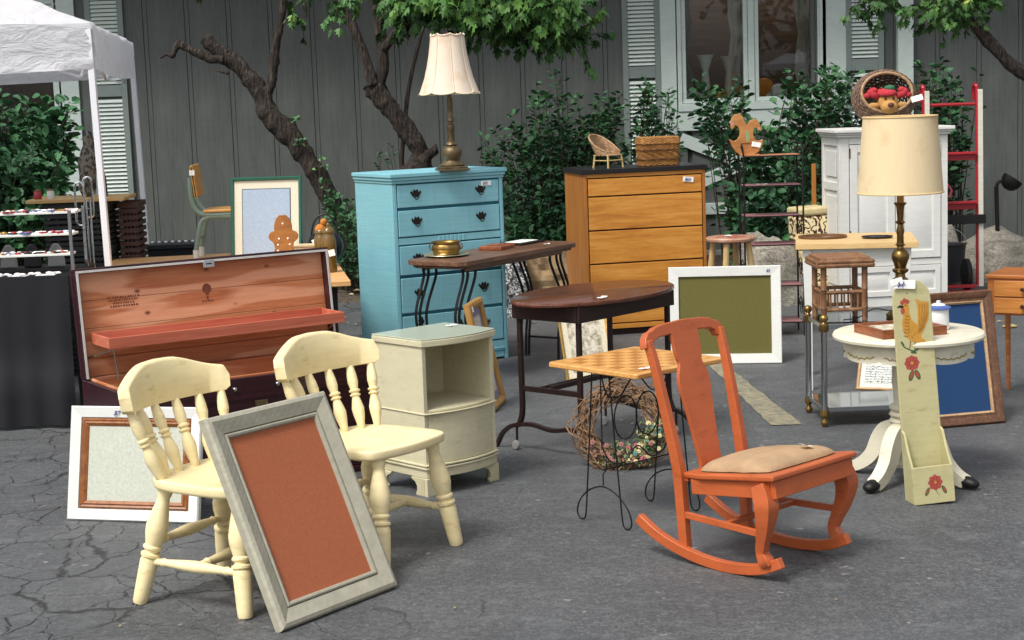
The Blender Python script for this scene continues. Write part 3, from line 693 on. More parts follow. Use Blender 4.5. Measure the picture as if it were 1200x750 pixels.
# ---- rocker
ORG = paint('orange_paint', '#b85c30', .38, .07, (5, 5, 40), None, .12, '#93421f')
rk = root('rocking_chair', 'orange painted armless rocking chair with a splat back and tan cushion', 'chair', (.962, 5.557, 0), .775)
def board(ol, t0, t1, name, mat, par, M, bevel=.004, smooth=35): return MB().prism(ol, t0, t1, M).o(name, mat, par, bevel, smooth)
def strip(path, wds):     # 2D outline round a centre path
    L_, R_ = [], []
    n = len(path)
    for i, (x, y) in enumerate(path):
        a = path[max(0, i - 1)]; c = path[min(n - 1, i + 1)]; dx, dy = c[0] - a[0], c[1] - a[1]; l = sqrt(dx * dx + dy * dy) or 1
        w_ = wds[i] / 2 if isinstance(wds, (list, tuple)) else wds / 2
        L_.append((x - dy / l * w_, y + dx / l * w_)); R_.append((x + dy / l * w_, y - dx / l * w_))
    return L_ + R_[::-1]
run = [(p.x, p.y) for p in smoothpts([(-.065, .072, 0), (.02, .036, 0), (.13, .020, 0), (.24, .022, 0), (.36, .042, 0), (.47, .078, 0), (.56, .128, 0)], 5)]
for s in (-1, 1):
    x = s * .195; board(strip(run, .038), x - .014, x + .014, 'rocker_runner', ORG, rk, YZ, .004)
    # front cabriole leg
    P = smoothpts([(s * .222, -.005, .335), (s * .226, -.022, .30), (s * .232, -.034, .26), (s * .228, -.026, .20), (s * .216, -.006, .14), (s * .208, .004, .10), (s * .206, -.010, .072), (s * .200, -.018, .06)], 5)
    MB().tube(P, smooth1([.036, .042, .043, .034, .026, .023, .029, .026], 5), 4, up=(0, 1, 0)).o('front_leg', ORG, rk, .005)
    # rear post, one curved stick from runner to top rail
    Q = smoothpts([(s * .178, .36, .045), (s * .178, .372, .20), (s * .180, .383, .33), (s * .188, .42, .50), (s * .196, .465, .68), (s * .20, .495, .775)], 5)
    MB().tube(Q, smooth1([.026, .027, .028, .025, .022, .021], 5), 4, up=(0, 1, 0), sx=.85).o('rear_post', ORG, rk, .004)
# side rails, seat frame
ol = [(-.245, -.04), (.245, -.04), (.21, .30), (.175, .405), (-.175, .405), (-.21, .30)]
sl_ = -math.atan2(.055, .40)
MS = T((0, -.03, .372)) @ RX(sl_)
MB().prism(ol, -.022, 0, MS).o('seat', ORG, rk, .008, seg=3)
MB().box(-.225, .225, -.03, -.008, -.082, -.0225, MS).o('apron', ORG, rk, .003)
for s in (-1, 1):
    MB().add([(s * .226, -.006, -.0225), (s * .206, -.006, -.0225), (s * .206, -.006, -.082), (s * .226, -.006, -.082), (s * .190, .36, -.0225), (s * .170, .36, -.0225), (s * .170, .36, -.075), (s * .190, .36, -.075)],
             [(0, 1, 2, 3), (7, 6, 5, 4), (0, 4, 5, 1), (1, 5, 6, 2), (2, 6, 7, 3), (3, 7, 4, 0)] if s > 0 else [(3, 2, 1, 0), (4, 5, 6, 7), (1, 5, 4, 0), (2, 6, 5, 1), (3, 7, 6, 2), (0, 4, 7, 3)], MS).o('side_rail', ORG, rk, .003)
    MB().tube([(s * .218, -.005, .165), (s * .18, .365, .168)], .014, 4, up=(0, 0, 1), sx=.8, sy=1.2).o('side_stretcher', ORG, rk, .003)
MB().tube([(-.199, .17, .165), (0, .17, .166), (.199, .17, .165)], .013, 4, up=(0, 0, 1)).o('stretcher', ORG, rk, .003)
MB().tube([(-.175, .36, .30), (.175, .36, .30)], .02, 4, up=(0, 0, 1)).o('rear_rail', ORG, rk, .003)
# cushion: puffy pad
b = MB(); n = 26; m = 18; vs = []
for sgn in (1, -1):
    for j in range(m + 1):
        for i in range(n + 1):
            u = sin(pi / 2 * (-1 + 2 * i / n)); v = sin(pi / 2 * (-1 + 2 * j / m)); wx = .205 - .025 * (v + 1) / 2; cr_ = (1 - .07 * abs(v) ** 4), (1 - .07 * abs(u) ** 4); x = u * wx * cr_[0]; y = .185 + v * .168 * cr_[1] - .015
            k = max(0, 1 - abs(u) ** 7) ** .5 * max(0, 1 - abs(v) ** 7) ** .5 * (.72 + .28 * (1 - u * u) * (1 - v * v))
            z = (.004 + .044 * k if sgn > 0 else .0015) + (.0018 if sgn > 0 else 0) * noise.noise((x * 22, y * 22, sgn))
            vs.append((x, y, z))
N1 = (n + 1) * (m + 1)
for q in range(2):
    for j in range(m):
        for i in range(n):
            a = q * N1 + j * (n + 1) + i; f = (a, a + 1, a + n + 2, a + n + 1); b.f.append(f if q == 0 else f[::-1])
b.v = [tuple(MS @ Vector(v)) for v in vs]
def fabric(name, col):
    s = N(name); v = s.map(); w1 = s.n('ShaderNodeTexWave', bands_direction='X'); w1.inputs['Scale'].default_value = 260; s.l(v, w1.inputs[0]); n2 = s.noise(v, 14, 4); n3 = s.noise(v, 300, 2)
    c = s.ramp(n2, [(.3, sc(C(col), .8)), (.7, sc(C(col), 1.12))]); c = s.mix(s.ramp(n3, [(.4, g(0)), (.7, g(.4))]), c, sc(C(col), .7)); s.base(c); s.set(.95, 0, .2); s.bump(s.math('ADD', n3, w1.outputs['Fac']), .4, .001); return s.m
cu = b.o('seat_cushion', fabric('tan_velvet', '#b39574'), None, smooth=180); tag(cu, 'tan velvet pad lying on the seat of the orange rocking chair', 'cushion')
cu.location = rk.location; cu.rotation_euler = rk.rotation_euler
price_tag(cu, MS @ Vector((.07, .045, .048)), .05, .028, (-.05, .3, -.2), '')
# splat (vase shaped) and top rail
def on_back(t): return Vector((0, .388 + (t - .33) * .242, t))
sp = [(.060, .312), (.058, .335), (.060, .36), (.065, .42), (.072, .50), (.082, .57), (.085, .61), (.078, .64), (.066, .665), (.062, .68), (.068, .695), (.072, .72), (.074, .76), (.074, .79)]
sp = [(p.x, p.y) for p in smoothpts([(a, c, 0) for a, c in sp], 3)]
vs = []; fs = []
for i, (hw, z) in enumerate(sp):
    c = on_back(z); nn = Vector((0, -.97, .24))
    for d in (-.007, .007): vs += [(-hw, c.y + nn.y * d, z + nn.z * d), (hw, c.y + nn.y * d, z + nn.z * d)]
for i in range(len(sp) - 1):
    a = 4 * i; c = 4 * i + 4
    fs += [(a, c, c + 1, a + 1), (a + 2, a + 3, c + 3, c + 2), (a, a + 2, c + 2, c), (a + 1, c + 1, c + 3, a + 3)]
MB().add(vs, fs).o('splat', ORG, rk, .002)
ol = [(-.222, .745), (-.215, .78), (-.195, .80), (-.17, .805), (-.15, .815), (-.10, .822), (0, .826), (.10, .822), (.15, .815), (.17, .805), (.195, .80), (.215, .78), (.222, .745), (.180, .745), (.170, .765), (.14, .776), (0, .784), (-.14, .776), (-.170, .765), (-.180, .745)]
MR = Matrix.Translation((0, .508, 0)) @ Matrix.Translation((0, 0, .785)) @ RX(-.235) @ Matrix.Translation((0, 0, -.785)) @ XZ
MB().prism(ol, -.016, .016, MR).o('top_rail', ORG, rk, .005)

# ---- leaning frames
GREYF = paint('grey_gilt', '#a09d8c', .38, .14, (30, 30, 30), None, .2)
def embossed(name, col):
    s = N(name); v = s.map(); br = s.n('ShaderNodeTexBrick'); br.inputs['Scale'].default_value = 34; br.inputs['Mortar Size'].default_value = .08
    br.inputs['Brick Width'].default_value = .5; s.l(s.map((1, 1, 1), (0, pi / 4, 0)), br.inputs[0]) if False else None
    w1 = s.n('ShaderNodeTexWave', bands_direction='DIAGONAL'); w1.inputs['Scale'].default_value = 19; s.l(s.map((1, 0, 1)), w1.inputs[0])
    w2 = s.n('ShaderNodeTexWave', bands_direction='DIAGONAL'); w2.inputs['Scale'].default_value = 19; s.l(s.map((-1, 0, 1)), w2.inputs[0])
    h = s.math('MAXIMUM', w1.outputs['Fac'], w2.outputs['Fac']); n1 = s.noise(v, 20, 5)
    c = s.ramp(n1, [(.3, sc(C(col), .9)), (.7, sc(C(col), 1.12))]); s.base(c); s.set(.42, .15); s.bump(h, .15, .003); return s.m
EMB = embossed('embossed_grey', '#aba794')
def board_mat(name, col, var=.08):
    s = N(name); v = s.map(); n1 = s.noise(v, 75, 6, .85); n2 = s.noise(v, 5, 6, .65); c = C(col)
    a = s.ramp(n1, [(.35, sc(c, 1 - var * 2)), (.65, sc(c, 1 + var * 2))]); a = s.mix(s.ramp(n2, [(.4, g(0)), (.7, g(.3))]), a, sc(c, .86)); s.base(a); s.set(.85); s.bump(n1, .3, .001); return s.m
outer = [(0, -.012), (0, .012), (.006, .022), (.018, .026), (.060, .012), (.064, .004), (.064, -.012)]
inner_ = [(.0645, -.012), (.0645, .010), (.070, .014), (.076, .012), (.080, .004), (.080, -.012)]
frame('framed_pinboard', 'large silver grey moulded frame holding a terracotta board, leaning on the left yellow chair', 'frame', (-.766, 5.046, .0), .925, .558, .716, .431, outer, EMB,
      [(.079, -.001, board_mat('terracotta_board', '#a95f3d'), 'pinboard')], None, [(inner_, GREYF, 'inner_moulding')])
WH = L('white_paint', paint)
BRW = wood('brown_moulding', '#5a3016', '#8a4f26', '#a9703c', (40, 40, 40), .4)
frame('framed_mirror', 'white frame with brown inner moulding round a foxed mirror, propped behind the left yellow chair', 'frame', (-1.829, 6.597, 0), -.246, .575, .461, .224,
      [(0, -.01), (0, .012), (.005, .018), (.045, .010), (.048, 0), (.048, -.01)], WH, [(.078, -.002, None, 'mirror')] and [(.078, -.002, board_mat('foxed_mirror', '#bcc0b2', .08), 'mirror')], None,
      [([(.0485, -.01), (.0485, .006), (.055, .011), (.062, .008), (.068, .012), (.080, .004), (.080, -.01)], BRW, 'inner_moulding')])
fr2 = [o for o in bpy.data.objects if o.get('label', '').startswith('white frame with brown')][0]
glyphs(fr2, '$7', .026, (.19, -.0175, .425), (pi / 2, 0, 0))
gb = frame('framed_pinboard', 'green fabric pinboard in a plain white frame standing before the oak dresser', 'frame', (.943, 9.90, 0), -.13, .668, .585, .13,
      [(0, -.01), (0, .016), (.004, .02), (.058, .014), (.060, .004), (.060, -.01)], WH, [(.059, -.001, board_mat('olive_board', '#5f5a28'), 'pinboard')])
glyphs(gb, '$5', .022, (.58, -.0205, .548), (pi / 2, 0, 0))
GOLD = flat('gold_leaf', '#b8924c', .35, .6, .2, 30, .2); GOLDD = wood('gold_wood', '#7a5428', '#a87c3e', '#c79c58', (30, 30, 4), .4)
g1 = frame('framed_print', 'gold framed print seen nearly edge on between the nightstand and the iron legged table', 'frame', (-.128, 8.545, 0), 1.379, .337, .583, .203,
      [(0, -.01), (0, .014), (.006, .022), (.022, .026), (.034, .016), (.042, .012), (.044, 0), (.044, -.01)], GOLDD, [(.043, -.001, board_mat('mauve_mat', '#8a8296'), 'mount'), (.085, -.0035, board_mat('print_paper', '#c9bfb4', .25), 'print')])
price_tag(g1, (.03, -.027, .55), .03, .028, (pi / 2, 0, 0), '')
def floral(name):
    s = N(name); v = s.map(); vo = s.n('ShaderNodeTexVoronoi'); vo.inputs['Scale'].default_value = 45; s.l(v, vo.inputs[0]); n1 = s.noise(v, 28, 5, .7)
    c = s.ramp(n1, [(.35, C('#7f7a5c')), (.48, C('#b9b09a')), (.6, C('#ddd6c6')), (.72, C('#b79a86'))]); s.base(c); s.set(.5); return s.m
frame('framed_print', 'gold edged floral print under the oval iron legged table', 'frame', (.302, 9.426, 0), .30, .30, .40, .365,
      [(0, -.006), (0, .008), (.004, .012), (.014, .008), (.016, -.006)], GOLD, [(.015, -.001, board_mat('cream_mat', '#d8d0b6'), 'mount'), (.05, -.003, floral('floral_print'), 'print')])
DKW = wood('walnut_frame', '#3a2216', '#5e3c28', '#7d5a40', (50, 50, 50), .42)
frame('framed_pinboard', 'large walnut frame round a deep blue board leaning behind the round white table', 'frame', (1.925, 7.76, 0), .244, .44, .645, .214,
      [(0, -.012), (0, .014), (.008, .024), (.026, .022), (.040, .012), (.050, .012), (.050, -.012)], DKW, [(.062, -.001, board_mat('blue_board', '#123a66', .06), 'blue_board')], None,
      [([(.0505, -.01), (.0505, .013), (.054, .015), (.062, .008), (.064, -.01)], wood('pale_slip', '#8a6a4a', '#b3916a', '#c9a984', (40, 40, 40), .4), 'inner_moulding')])
def script_print(name):
    s = N(name); v = s.map(); w1 = s.n('ShaderNodeTexWave', bands_direction='Z'); w1.inputs['Scale'].default_value = 22; w1.inputs['Distortion'].default_value = 6; w1.inputs['Detail'].default_value = 4; w1.inputs['Detail Scale'].default_value = 6; s.l(v, w1.inputs[0]); n1 = s.noise(s.map((60, 1, 25)), 1, 4, .7)
    f = s.math('MULTIPLY', w1.outputs['Fac'], n1); s.base(s.ramp(f, [(.33, C('#c7ccc6')), (.42, C('#2a2e30'))])); s.set(.5); return s.m
frame('framed_print', 'small pale wood frame with dark printed writing lying back under the round table', 'frame', (1.846, 8.86, 0), -.42, .24, .19, .55,
      [(0, -.006), (0, .008), (.004, .012), (.014, .010), (.018, -.006)], wood('pale_frame', '#8a6236', '#b48c58', '#cda874', (40, 40, 40), .4), [(.017, -.001, board_mat('white_mat', '#d9d8cf'), 'mount'), (.042, -.003, script_print('script_print'), 'print')])

# ---- cedar chest
def cedar(name):
    s = N(name); n1 = s.noise(s.map((1.1, 14, 17)), 1, 6, .6, .8); n2 = s.noise(s.map((.7, 1, 7.5), loc=(.3, 0, .2)), 1, 2, .5, .3); n3 = s.noise(s.map((6, 60, 80)), 1, 4, .7)
    c = s.ramp(n1, [(.25, C('#a4592f')), (.5, C('#b87044')), (.75, C('#c98558'))]); c = s.mix(s.ramp(n2, [(.52, g(0)), (.545, g(.85)), (.6, g(.85)), (.64, g(0))]), c, C('#e2a883')); c = s.mix(.25, c, s.ramp(n3, [(.3, C('#8a4420')), (.7, C('#dfa075'))]))
    vo = s.n('ShaderNodeTexVoronoi'); vo.inputs['Scale'].default_value = 1; s.l(s.map((7.5, 4, 11)), vo.inputs['Vector']); c = s.mix(s.ramp(vo.outputs['Distance'], [(.05, g(.9)), (.09, g(.45)), (.14, g(0))]), c, C('#5f2c18'))
    s.base(c); s.set(.5); s.bump(n3, .1, .001); return s.m
CED = cedar('cedar'); CED_OLD = wood('cedar_old', '#8f4622', '#c07242', '#e3a87c', (.9, 13, 13), .5, .1, (3.0, 8, 8)); CEDR = wood('red_cedar', '#a04a30', '#bb644a', '#cc7f66', (1.5, 24, 24), .5)
MAH = wood('dark_mahogany', '#1c0b0c', '#30141a', '#45202a', (3, 60, 60), .18)
tx = root('cedar_chest', 'dark mahogany blanket chest standing open, its cedar lined lid tipped back with a sliding tray', 'chest', (-1.608, 6.707, 0), .579)
W, D, Hh = 1.218, .48, .49; t_ = .025
MB().box(0, W, 0, t_, .03, Hh).o('front_panel', MAH, tx, .004)
MB().box(0, W, D - t_, D, .03, Hh).o('back_panel', MAH, tx, .004)
MB().box(0, t_, t_ + .001, D - t_ - .001, .03, Hh).o('side_panel', MAH, tx, .004); MB().box(W - t_, W, t_ + .001, D - t_ - .001, .03, Hh).o('side_panel', MAH, tx, .004)
for (a, c, e, f) in ((t_ + .001, W - t_ - .001, t_ + .001, t_ + .012), (t_ + .001, W - t_ - .001, D - t_ - .012, D - t_ - .001), (t_ + .001, t_ + .012, t_ + .013, D - t_ - .013), (W - t_ - .012, W - t_ - .001, t_ + .013, D - t_ - .013)):
    MB().box(a, c, e, f, .06, Hh + .006).o('cedar_lining', CED, tx, .002)
MB().box(t_ + .013, W - t_ - .013, t_ + .013, D - t_ - .013, .05, .06).o('chest_floor', CED, tx)
MB().box(-.012, W + .012, -.012, D + .012, 0, .029).o('plinth', MAH, tx, .006)
MB().box(-.004, W + .004, -.006, -.001, .40, .408).o('bead', MAH, tx)
for x in (.62, .80): # drop handles
    h_ = MB().box(x - .03, x + .03, -.006, -.001, .36, .385).o('handle', L('old_brass', flat), tx, .002)
    MB().tube([(x - .022, -.008, .372), (x - .022, -.018, .345), (x + .022, -.018, .345), (x + .022, -.008, .372)], .003, 6).o('bail', M_['old_brass'], h_)
for x in (.70, .5): MB().ball((x, -.006, .445), .010, .006, .010, 12).o('lock', M_['chrome'], tx)
lid = MB()
LM = T((0, D, Hh)) @ RX(-.11)
LH = .476; dpt = .055
lid.box(0, W, .0, .012, 0, LH, LM)
lido = lid.o('lid', MAH, tx, .004)
for (a, c, e, f) in ((0, W, LH - .02, LH + .001), (0, .02, .0, LH - .0205), (W - .02, W, .0, LH - .0205)): MB().box(a, c, -dpt, -.001, e, f, LM).o('rim', MAH, lido, .004)
gk = flat('grey_gasket', '#c9c7c2', .5, .2)
for (a, c, e, f) in ((.004, W - .004, LH - .020, LH - .010), (.0045, .0155, .0, LH - .0205), (W - .0155, W - .0045, .0, LH - .0205)): MB().box(a, c, -dpt - .004, -dpt - .0005, e, f, LM).o('gasket', gk, lido, .001)
zz = [0, .085, .215, .335, .4555]
for i in range(4):
    ob = MB().box(.0205, W - .0205, -.012 - .001 * (i % 2), -.0005, zz[i] + .0008, zz[i + 1] - .0008).o('cedar_plank', CED if i != 1 else CED, lido, .001); ob.matrix_local = LM @ T((0, 0, 0))
# light sapwood streaks: separate thin strips of the planks' own figure are left to the grain; latch and bits
b = MB().box(.585, .64, -dpt - .012, -dpt - .0045, LH - .045, LH - .012, LM); la = b.o('latch', M_['chrome'], lido, .003)
MB().tube([LM @ Vector((.60, -dpt - .014, LH - .028)), LM @ Vector((.625, -dpt - .014, LH - .028))], .003, 6).o('hook', M_['black_iron'], la)
BR_ = flat('branded_mark', '#74402a', .8)
def marks(x, z, rows, wd, par=lido):
    b = MB()
    for j, (n_, w_) in enumerate(rows):
        for i in range(n_):
            xx = x - w_ / 2 + w_ * (i + .15) / n_; b.box(xx, xx + w_ / n_ * random.uniform(.4, .75), -.0136, -.0131, z - j * .013, z - j * .013 + .008, LM)
    b.o('stamped_text', BR_, par)
marks(.22, .335, [(13, .15), (12, .14), (9, .10), (11, .13)], .15)
b = MB(); b.prism([(.612 + .022 * cos(a) * (1 if sin(a) > -.5 else .6), .335 + .026 * sin(a)) for a in [2 * pi * k / 20 for k in range(20)]], .0131, .0136, LM @ XZ); b.box(.608, .616, -.0136, -.0131, .288, .306, LM)
b.o('stamped_emblem', BR_, lido); marks(.612, .279, [(4, .06)], .06)
# lid stay, rod and tray
MB().tube([LM @ Vector((.03, -.03, .09)), Vector((.075, .26, .635)), Vector((.085, .25, .50))], .0035, 6).o('lid_stay', M_['chrome'], tx)
MB().tube([LM @ Vector((W - .03, -.03, .09)), Vector((W - .075, .26, .66)), Vector((W - .075, .25, .50))], .0035, 6).o('lid_stay', M_['chrome'], tx)
MB().tube([(.03, D - .04, Hh + .012), (W - .03, D - .04, Hh + .012)], .003, 6).o('rod', M_['chrome'], tx)
ty = MB().box(.05, W - .05, .245, .257, .640, .688).o('tray', CEDR, tx, .002)
MB().box(.05, W - .05, .455, .465, .646, .692).o('tray_back', CEDR, ty, .002)
MB().box(.0505, .062, .2575, .4545, .642, .688).o('tray_end', CEDR, ty, .002); MB().box(W - .062, W - .0505, .2575, .4545, .642, .688).o('tray_end', CEDR, ty, .002)
MB().box(.0625, W - .0625, .2575, .4545, .643, .65).o('tray_floor', CEDR, ty)

# ---- nightstand
CRM = paint('cream_paint', '#cdc6a6', .5, .05, (4, 4, 30), None, .14, '#a39a74')
ns = root('nightstand', 'cream painted bow front nightstand with an open shelf and glass top', 'nightstand', (-.377, 6.768, 0), .75)
W, D = .40, .32
def bow(x0, x1, y0, d, k=.04, ov=0, n=14): return [(x1 + ov, d), (x0 - ov, d)] + [(x0 - ov + (x1 - x0 + 2 * ov) * i / n, y0 - ov - k * (1 - (2 * i / n - 1) ** 2)) for i in range(n + 1)]
def slab(x0, x1, y0, d, z0, z1, nm, mt, k=.04, ov=0, bv=.004): return MB().prism(bow(x0, x1, y0, d, k, ov)[::1], z0, z1).o(nm, mt, ns, bv)
MB().box(0, .022, 0, D, .115, .628).o('side_panel', CRM, ns, .004); MB().box(W - .022, W, 0, D, .115, .628).o('side_panel', CRM, ns, .004)
MB().box(.0225, W - .0225, D - .012, D, .115, .628).o('back_panel', CRM, ns)
slab(0, W, 0, D, .6285, .655, 'top', CRM, .04, .008)
slab(0, W, 0, D, .6555, .6615, 'glass_top', (lambda: (lambda s: (s.base(C('#b4b9a4')), s.set(.12, 0, .5), s.m)[2])(N('green_glass')))(), .04, .006, .002)
slab(.0225, W - .0225, 0, D - .0125, .35, .362, 'shelf', CRM, .035, 0)
slab(.001, W - .001, -.002, D - .0125, .345, .3495, 'shelf_bead', CRM, .04, .006, .002)
slab(.0225, W - .0225, .0, D - .0125, .135, .344, 'drawer_front', CRM, .04, 0)
for z in (.112, .125): slab(.0, W, .0, D, z, z + .009, 'moulding', CRM, .04, .007, .003)
MB().prism(bow(.001, W - .001, 0, D, .04), .075, .1115).o('base', CRM, ns, .003)
def foot(M): # bracket foot pair outline in (x,z)
    return MB().prism([(0, 0), (.055, 0), (.058, .012), (.050, .022), (.050, .04), (.062, .058), (.085, .068), (.085, .078), (0, .078)], 0, .018, M).o('foot', CRM, ns, .003)
foot(T((-.004, .012, -.0035)) @ XZ); foot(T((W + .004, .012, -.0035)) @ Matrix.Diagonal((-1, 1, 1, 1)) @ XZ)
SIDE = Matrix(((0, 0, -1, 0), (1, 0, 0, 0), (0, 1, 0, 0), (0, 0, 0, 1)))
foot(T((.014, .0125, -.0035)) @ SIDE); foot(T((.014, D, -.0035)) @ Matrix.Diagonal((1, -1, 1, 1)) @ SIDE)
foot(T((W + .004, .0125, -.0035)) @ SIDE); foot(T((W + .004, D, -.0035)) @ Matrix.Diagonal((1, -1, 1, 1)) @ SIDE)
price_tag(ns, (.34, .2, .664), .05, .03, (0, 0, .2), '')

# ---- round pedestal table
IVO = paint('ivory_paint', '#dfd9c2', .4, .04, (6, 6, 60), None, .15, '#b3a98a')
pt_ = root('pedestal_table', 'small round ivory pedestal table with a scalloped stencilled apron and black capped feet', 'table', (1.628, 6.77, 0), .1)
MB().lathe([(0, .598), (.295, .598), (.306, .604), (.308, .614), (.302, .624), (.295, .627), (0, .627)], 64).o('top', IVO, pt_, smooth=30)
b = MB(); n = 96; vs = []
for k in range(n):
    a = 2 * pi * k / n; zb = .522 + .012 * (abs(sin(a * 4)) ** .5) * -1 + .012; kk = 1 + .0
    for r_, z in ((.262, .5975), (.262, zb), (.250, zb), (.250, .5975)): vs.append((r_ * cos(a), r_ * sin(a), z))
b.add(vs, [(k * 4 + j, k * 4 + (j + 1) % 4, ((k + 1) % n) * 4 + (j + 1) % 4, ((k + 1) % n) * 4 + j) for k in range(n) for j in range(4)]); b.o('apron', IVO, pt_, smooth=30)
DAM = flat('stencil_gold', '#9a8752', .6)
for k in range(8):
    a0 = 2 * pi * k / 8
    pts = [(.2632 * cos(a0 + .08 + .62 * i / 14), .2632 * sin(a0 + .08 + .62 * i / 14), .553 - .010 * sin(pi * i / 14) + .004 * sin(i * 2.4)) for i in range(15)]
    MB().tube(pts, .003, 4).o('stencil', DAM, pt_, smooth=0)
MB().lathe([(.075, .597), (.075, .57), (.062, .56), (.066, .50), (.068, .42), (.062, .36), (.060, .325), (.074, .318), (.079, .309), (.074, .300), (.063, .296), (.074, .290), (.080, .281), (.074, .272), (.063, .268), (.074, .262), (.080, .253), (.074, .244), (.065, .240), (.068, .20), (.066, .10), (.070, .082), (.078, .078), (.078, .066), (.060, .060)], 32).o('column', IVO, pt_, smooth=40)
for k in range(4):
    a = pi / 4 + k * pi / 2 - .1
    path = [(p.x, p.y) for p in smoothpts([(.055, .20, 0), (.095, .195, 0), (.130, .16, 0), (.165, .095, 0), (.215, .050, 0), (.265, .028, 0), (.305, .021, 0)], 4)]
    wd = smooth1([.105, .092, .076, .062, .052, .044, .038], 4)
    M = RZ(a) @ XZ
    cut = 20
    lg = MB().prism(strip(path[:cut + 1], wd[:cut + 1]), -.027, .027, M).o('leg', IVO, pt_, .008)
    MB().tube([(.258, 0, .031), (.266, 0, .030), (.285, 0, .0275), (.302, 0, .0245), (.314, 0, .021), (.320, 0, .018)], [.0275, .031, .030, .0265, .019, .006], 14, M=RZ(a), up=(0, 0, 1), sy=.78).o('toe_cap', L('black_iron', flat), lg, smooth=70)
# rooster box
RB = paint('pistachio_paint', '#bdb688', .5, .05, (6, 6, 40), None, .12, '#948a58')
rb = root('wall_box', 'tall pale green wall box painted with a rooster, leaning on the round table', 'wall box', (1.630, 6.345, 0.004), .10, None, rx=-.045, ry=-.058)
W = .166
ol = [(-W / 2, 0), (W / 2, 0), (W / 2 - .006, .80)] + [((W / 2 - .006) * cos(a), .80 + (W / 2 - .006) * 1.0 * sin(a)) for a in [pi * k / 14 for k in range(1, 14)]] + [(-W / 2 + .006, .80)]
MB().prism(ol, -.112, -.100, XZ).o('back_board', RB, rb, .003)
MB().box(-W / 2 + .001, W / 2 - .001, 0, .010, .002, .150).o('front_board', RB, rb, .002)
for s in (-1, 1): MB().prism([(.0105, .002), (.0995, .002), (.0995, .285), (.075, .275), (.045, .205), (.0105, .152)], s * W / 2 - (.0105 if s > 0 else -.0005), s * W / 2 - (.0005 if s > 0 else -.0105), YZ).o('side_board', RB, rb, .002)
MB().box(-W / 2 + .011, W / 2 - .011, .0105, .0995, .002, .012).o('base_board', RB, rb)
RED = flat('painted_red', '#a8493c', .6); DKR = flat('painted_dark_red', '#6e2c26', .6); OCH = flat('painted_ochre', '#bf8a34', .6, 0, .15); GRN = flat('painted_green', '#3f5a32', .6); BLK = flat('painted_black', '#1e1c1a', .6); BRN = flat('painted_brown', '#7a4a1e', .6)
def pp(ol, mt, nm, lv=0, y=.0995, par=rb): # painted patch on the board: outline x,z
    return MB().prism(ol, -y + .0002, -y + .0006 + .0003 * lv, XZ).o(nm, mt, par)
def ell(cx, cz, rx, rz, rot=0, n=16): return [(cx + rx * cos(a) * cos(rot) - rz * sin(a) * sin(rot), cz + rx * cos(a) * sin(rot) + rz * sin(a) * cos(rot)) for a in [2 * pi * k / n for k in range(n)]]
def flower(cx, cz, r, y):
    for k in range(8): a = 2 * pi * k / 8; pp(ell(cx + r * .6 * cos(a), cz + r * .6 * sin(a), r * .44, r * .36, a), RED, 'petal', 0 + (k % 2), y)
    for k in range(8): a = 2 * pi * (k + .5) / 8; pp(strip([(cx + r * .3 * cos(a), cz + r * .3 * sin(a)), (cx + r * .85 * cos(a), cz + r * .85 * sin(a))], .0015), DKR, 'petal_line', 2, y)
    pp(ell(cx, cz, r * .22, r * .22), OCH, 'flower_centre', 3, y)
BZ = .0995 + .0005
def leafp(cx, cz, l, w_, rot, y, c=GRN):
    pp(ell(cx, cz, l, w_, rot), c, 'painted_leaf', 1, y); pp(ell(cx, cz, l * .65, w_ * .5, rot), RED, 'painted_leaf', 2, y)
yb = -.100 + .0005      # front face of back board sits at y = .100
def PPB(ol, mt, nm, lv=0): return MB().prism(ol, -.0999, -.0994 + .0004 * lv, XZ).o(nm, mt, rb)
def on_board(fn): pass
pp_y = .0999
def P2(ol, mt, nm, lv=0): return MB().prism(ol, -.1001, -.0996 + .0003 * lv, XZ).o(nm, mt, rb)
P2([(-.030, .79), (-.036, .775), (-.032, .755), (-.040, .735), (-.046, .705), (-.045, .68), (-.034, .655), (-.015, .635), (.005, .628), (.022, .632), (.030, .642), (.026, .66), (.020, .69), (.008, .705), (-.006, .72), (-.014, .745), (-.012, .768), (-.018, .785)], OCH, 'rooster_body', 1)
for k in range(6):
    x0 = .012 + .004 * k; P2(strip([(x0, .645 + .004 * k), (x0 + .010 + .003 * k, .70 + .004 * k), (x0 + .014 + .003 * k, .76 + .005 * k), (x0 + .006 + .005 * k, .80 - .004 * k)], [.006, .010, .011, .004]), OCH, 'tail_feather', 2 + k % 2)
    P2(strip([(x0 + .004, .66 + .004 * k), (x0 + .015 + .003 * k, .72 + .004 * k), (x0 + .016 + .003 * k, .775)], .0014), BRN, 'feather_line', 4)
for k in range(7): z = .66 + .013 * k; P2(strip([(-.043 + .002 * k, z), (-.030 + .002 * k, z - .006), (-.020 + .001 * k, z + .0)], .0015), BRN, 'feather_line', 4)
for k in range(5): P2(strip([(-.012 + .008 * k, .655 + .006 * k), (-.006 + .008 * k, .648 + .006 * k)], .0015), BRN, 'feather_line', 4)
P2([(.012, .632), (.018, .60), (.030, .606), (.036, .596), (.044, .608), (.056, .60), (.050, .62), (.036, .64)], OCH, 'tail_feather', 2)
P2(strip([(-.018, .636), (-.020, .618), (-.024, .606)], .003), BRN, 'rooster_leg', 2); P2(strip([(0, .632), (0, .616), (-.003, .604)], .003), BRN, 'rooster_leg', 2)
P2(ell(-.040, .790, .008, .009), RED, 'comb', 3); P2(ell(-.030, .797, .008, .010), RED, 'comb', 4); P2(ell(-.019, .792, .008, .009), RED, 'comb', 3); P2(ell(-.040, .757, .008, .013), RED, 'wattle', 3)
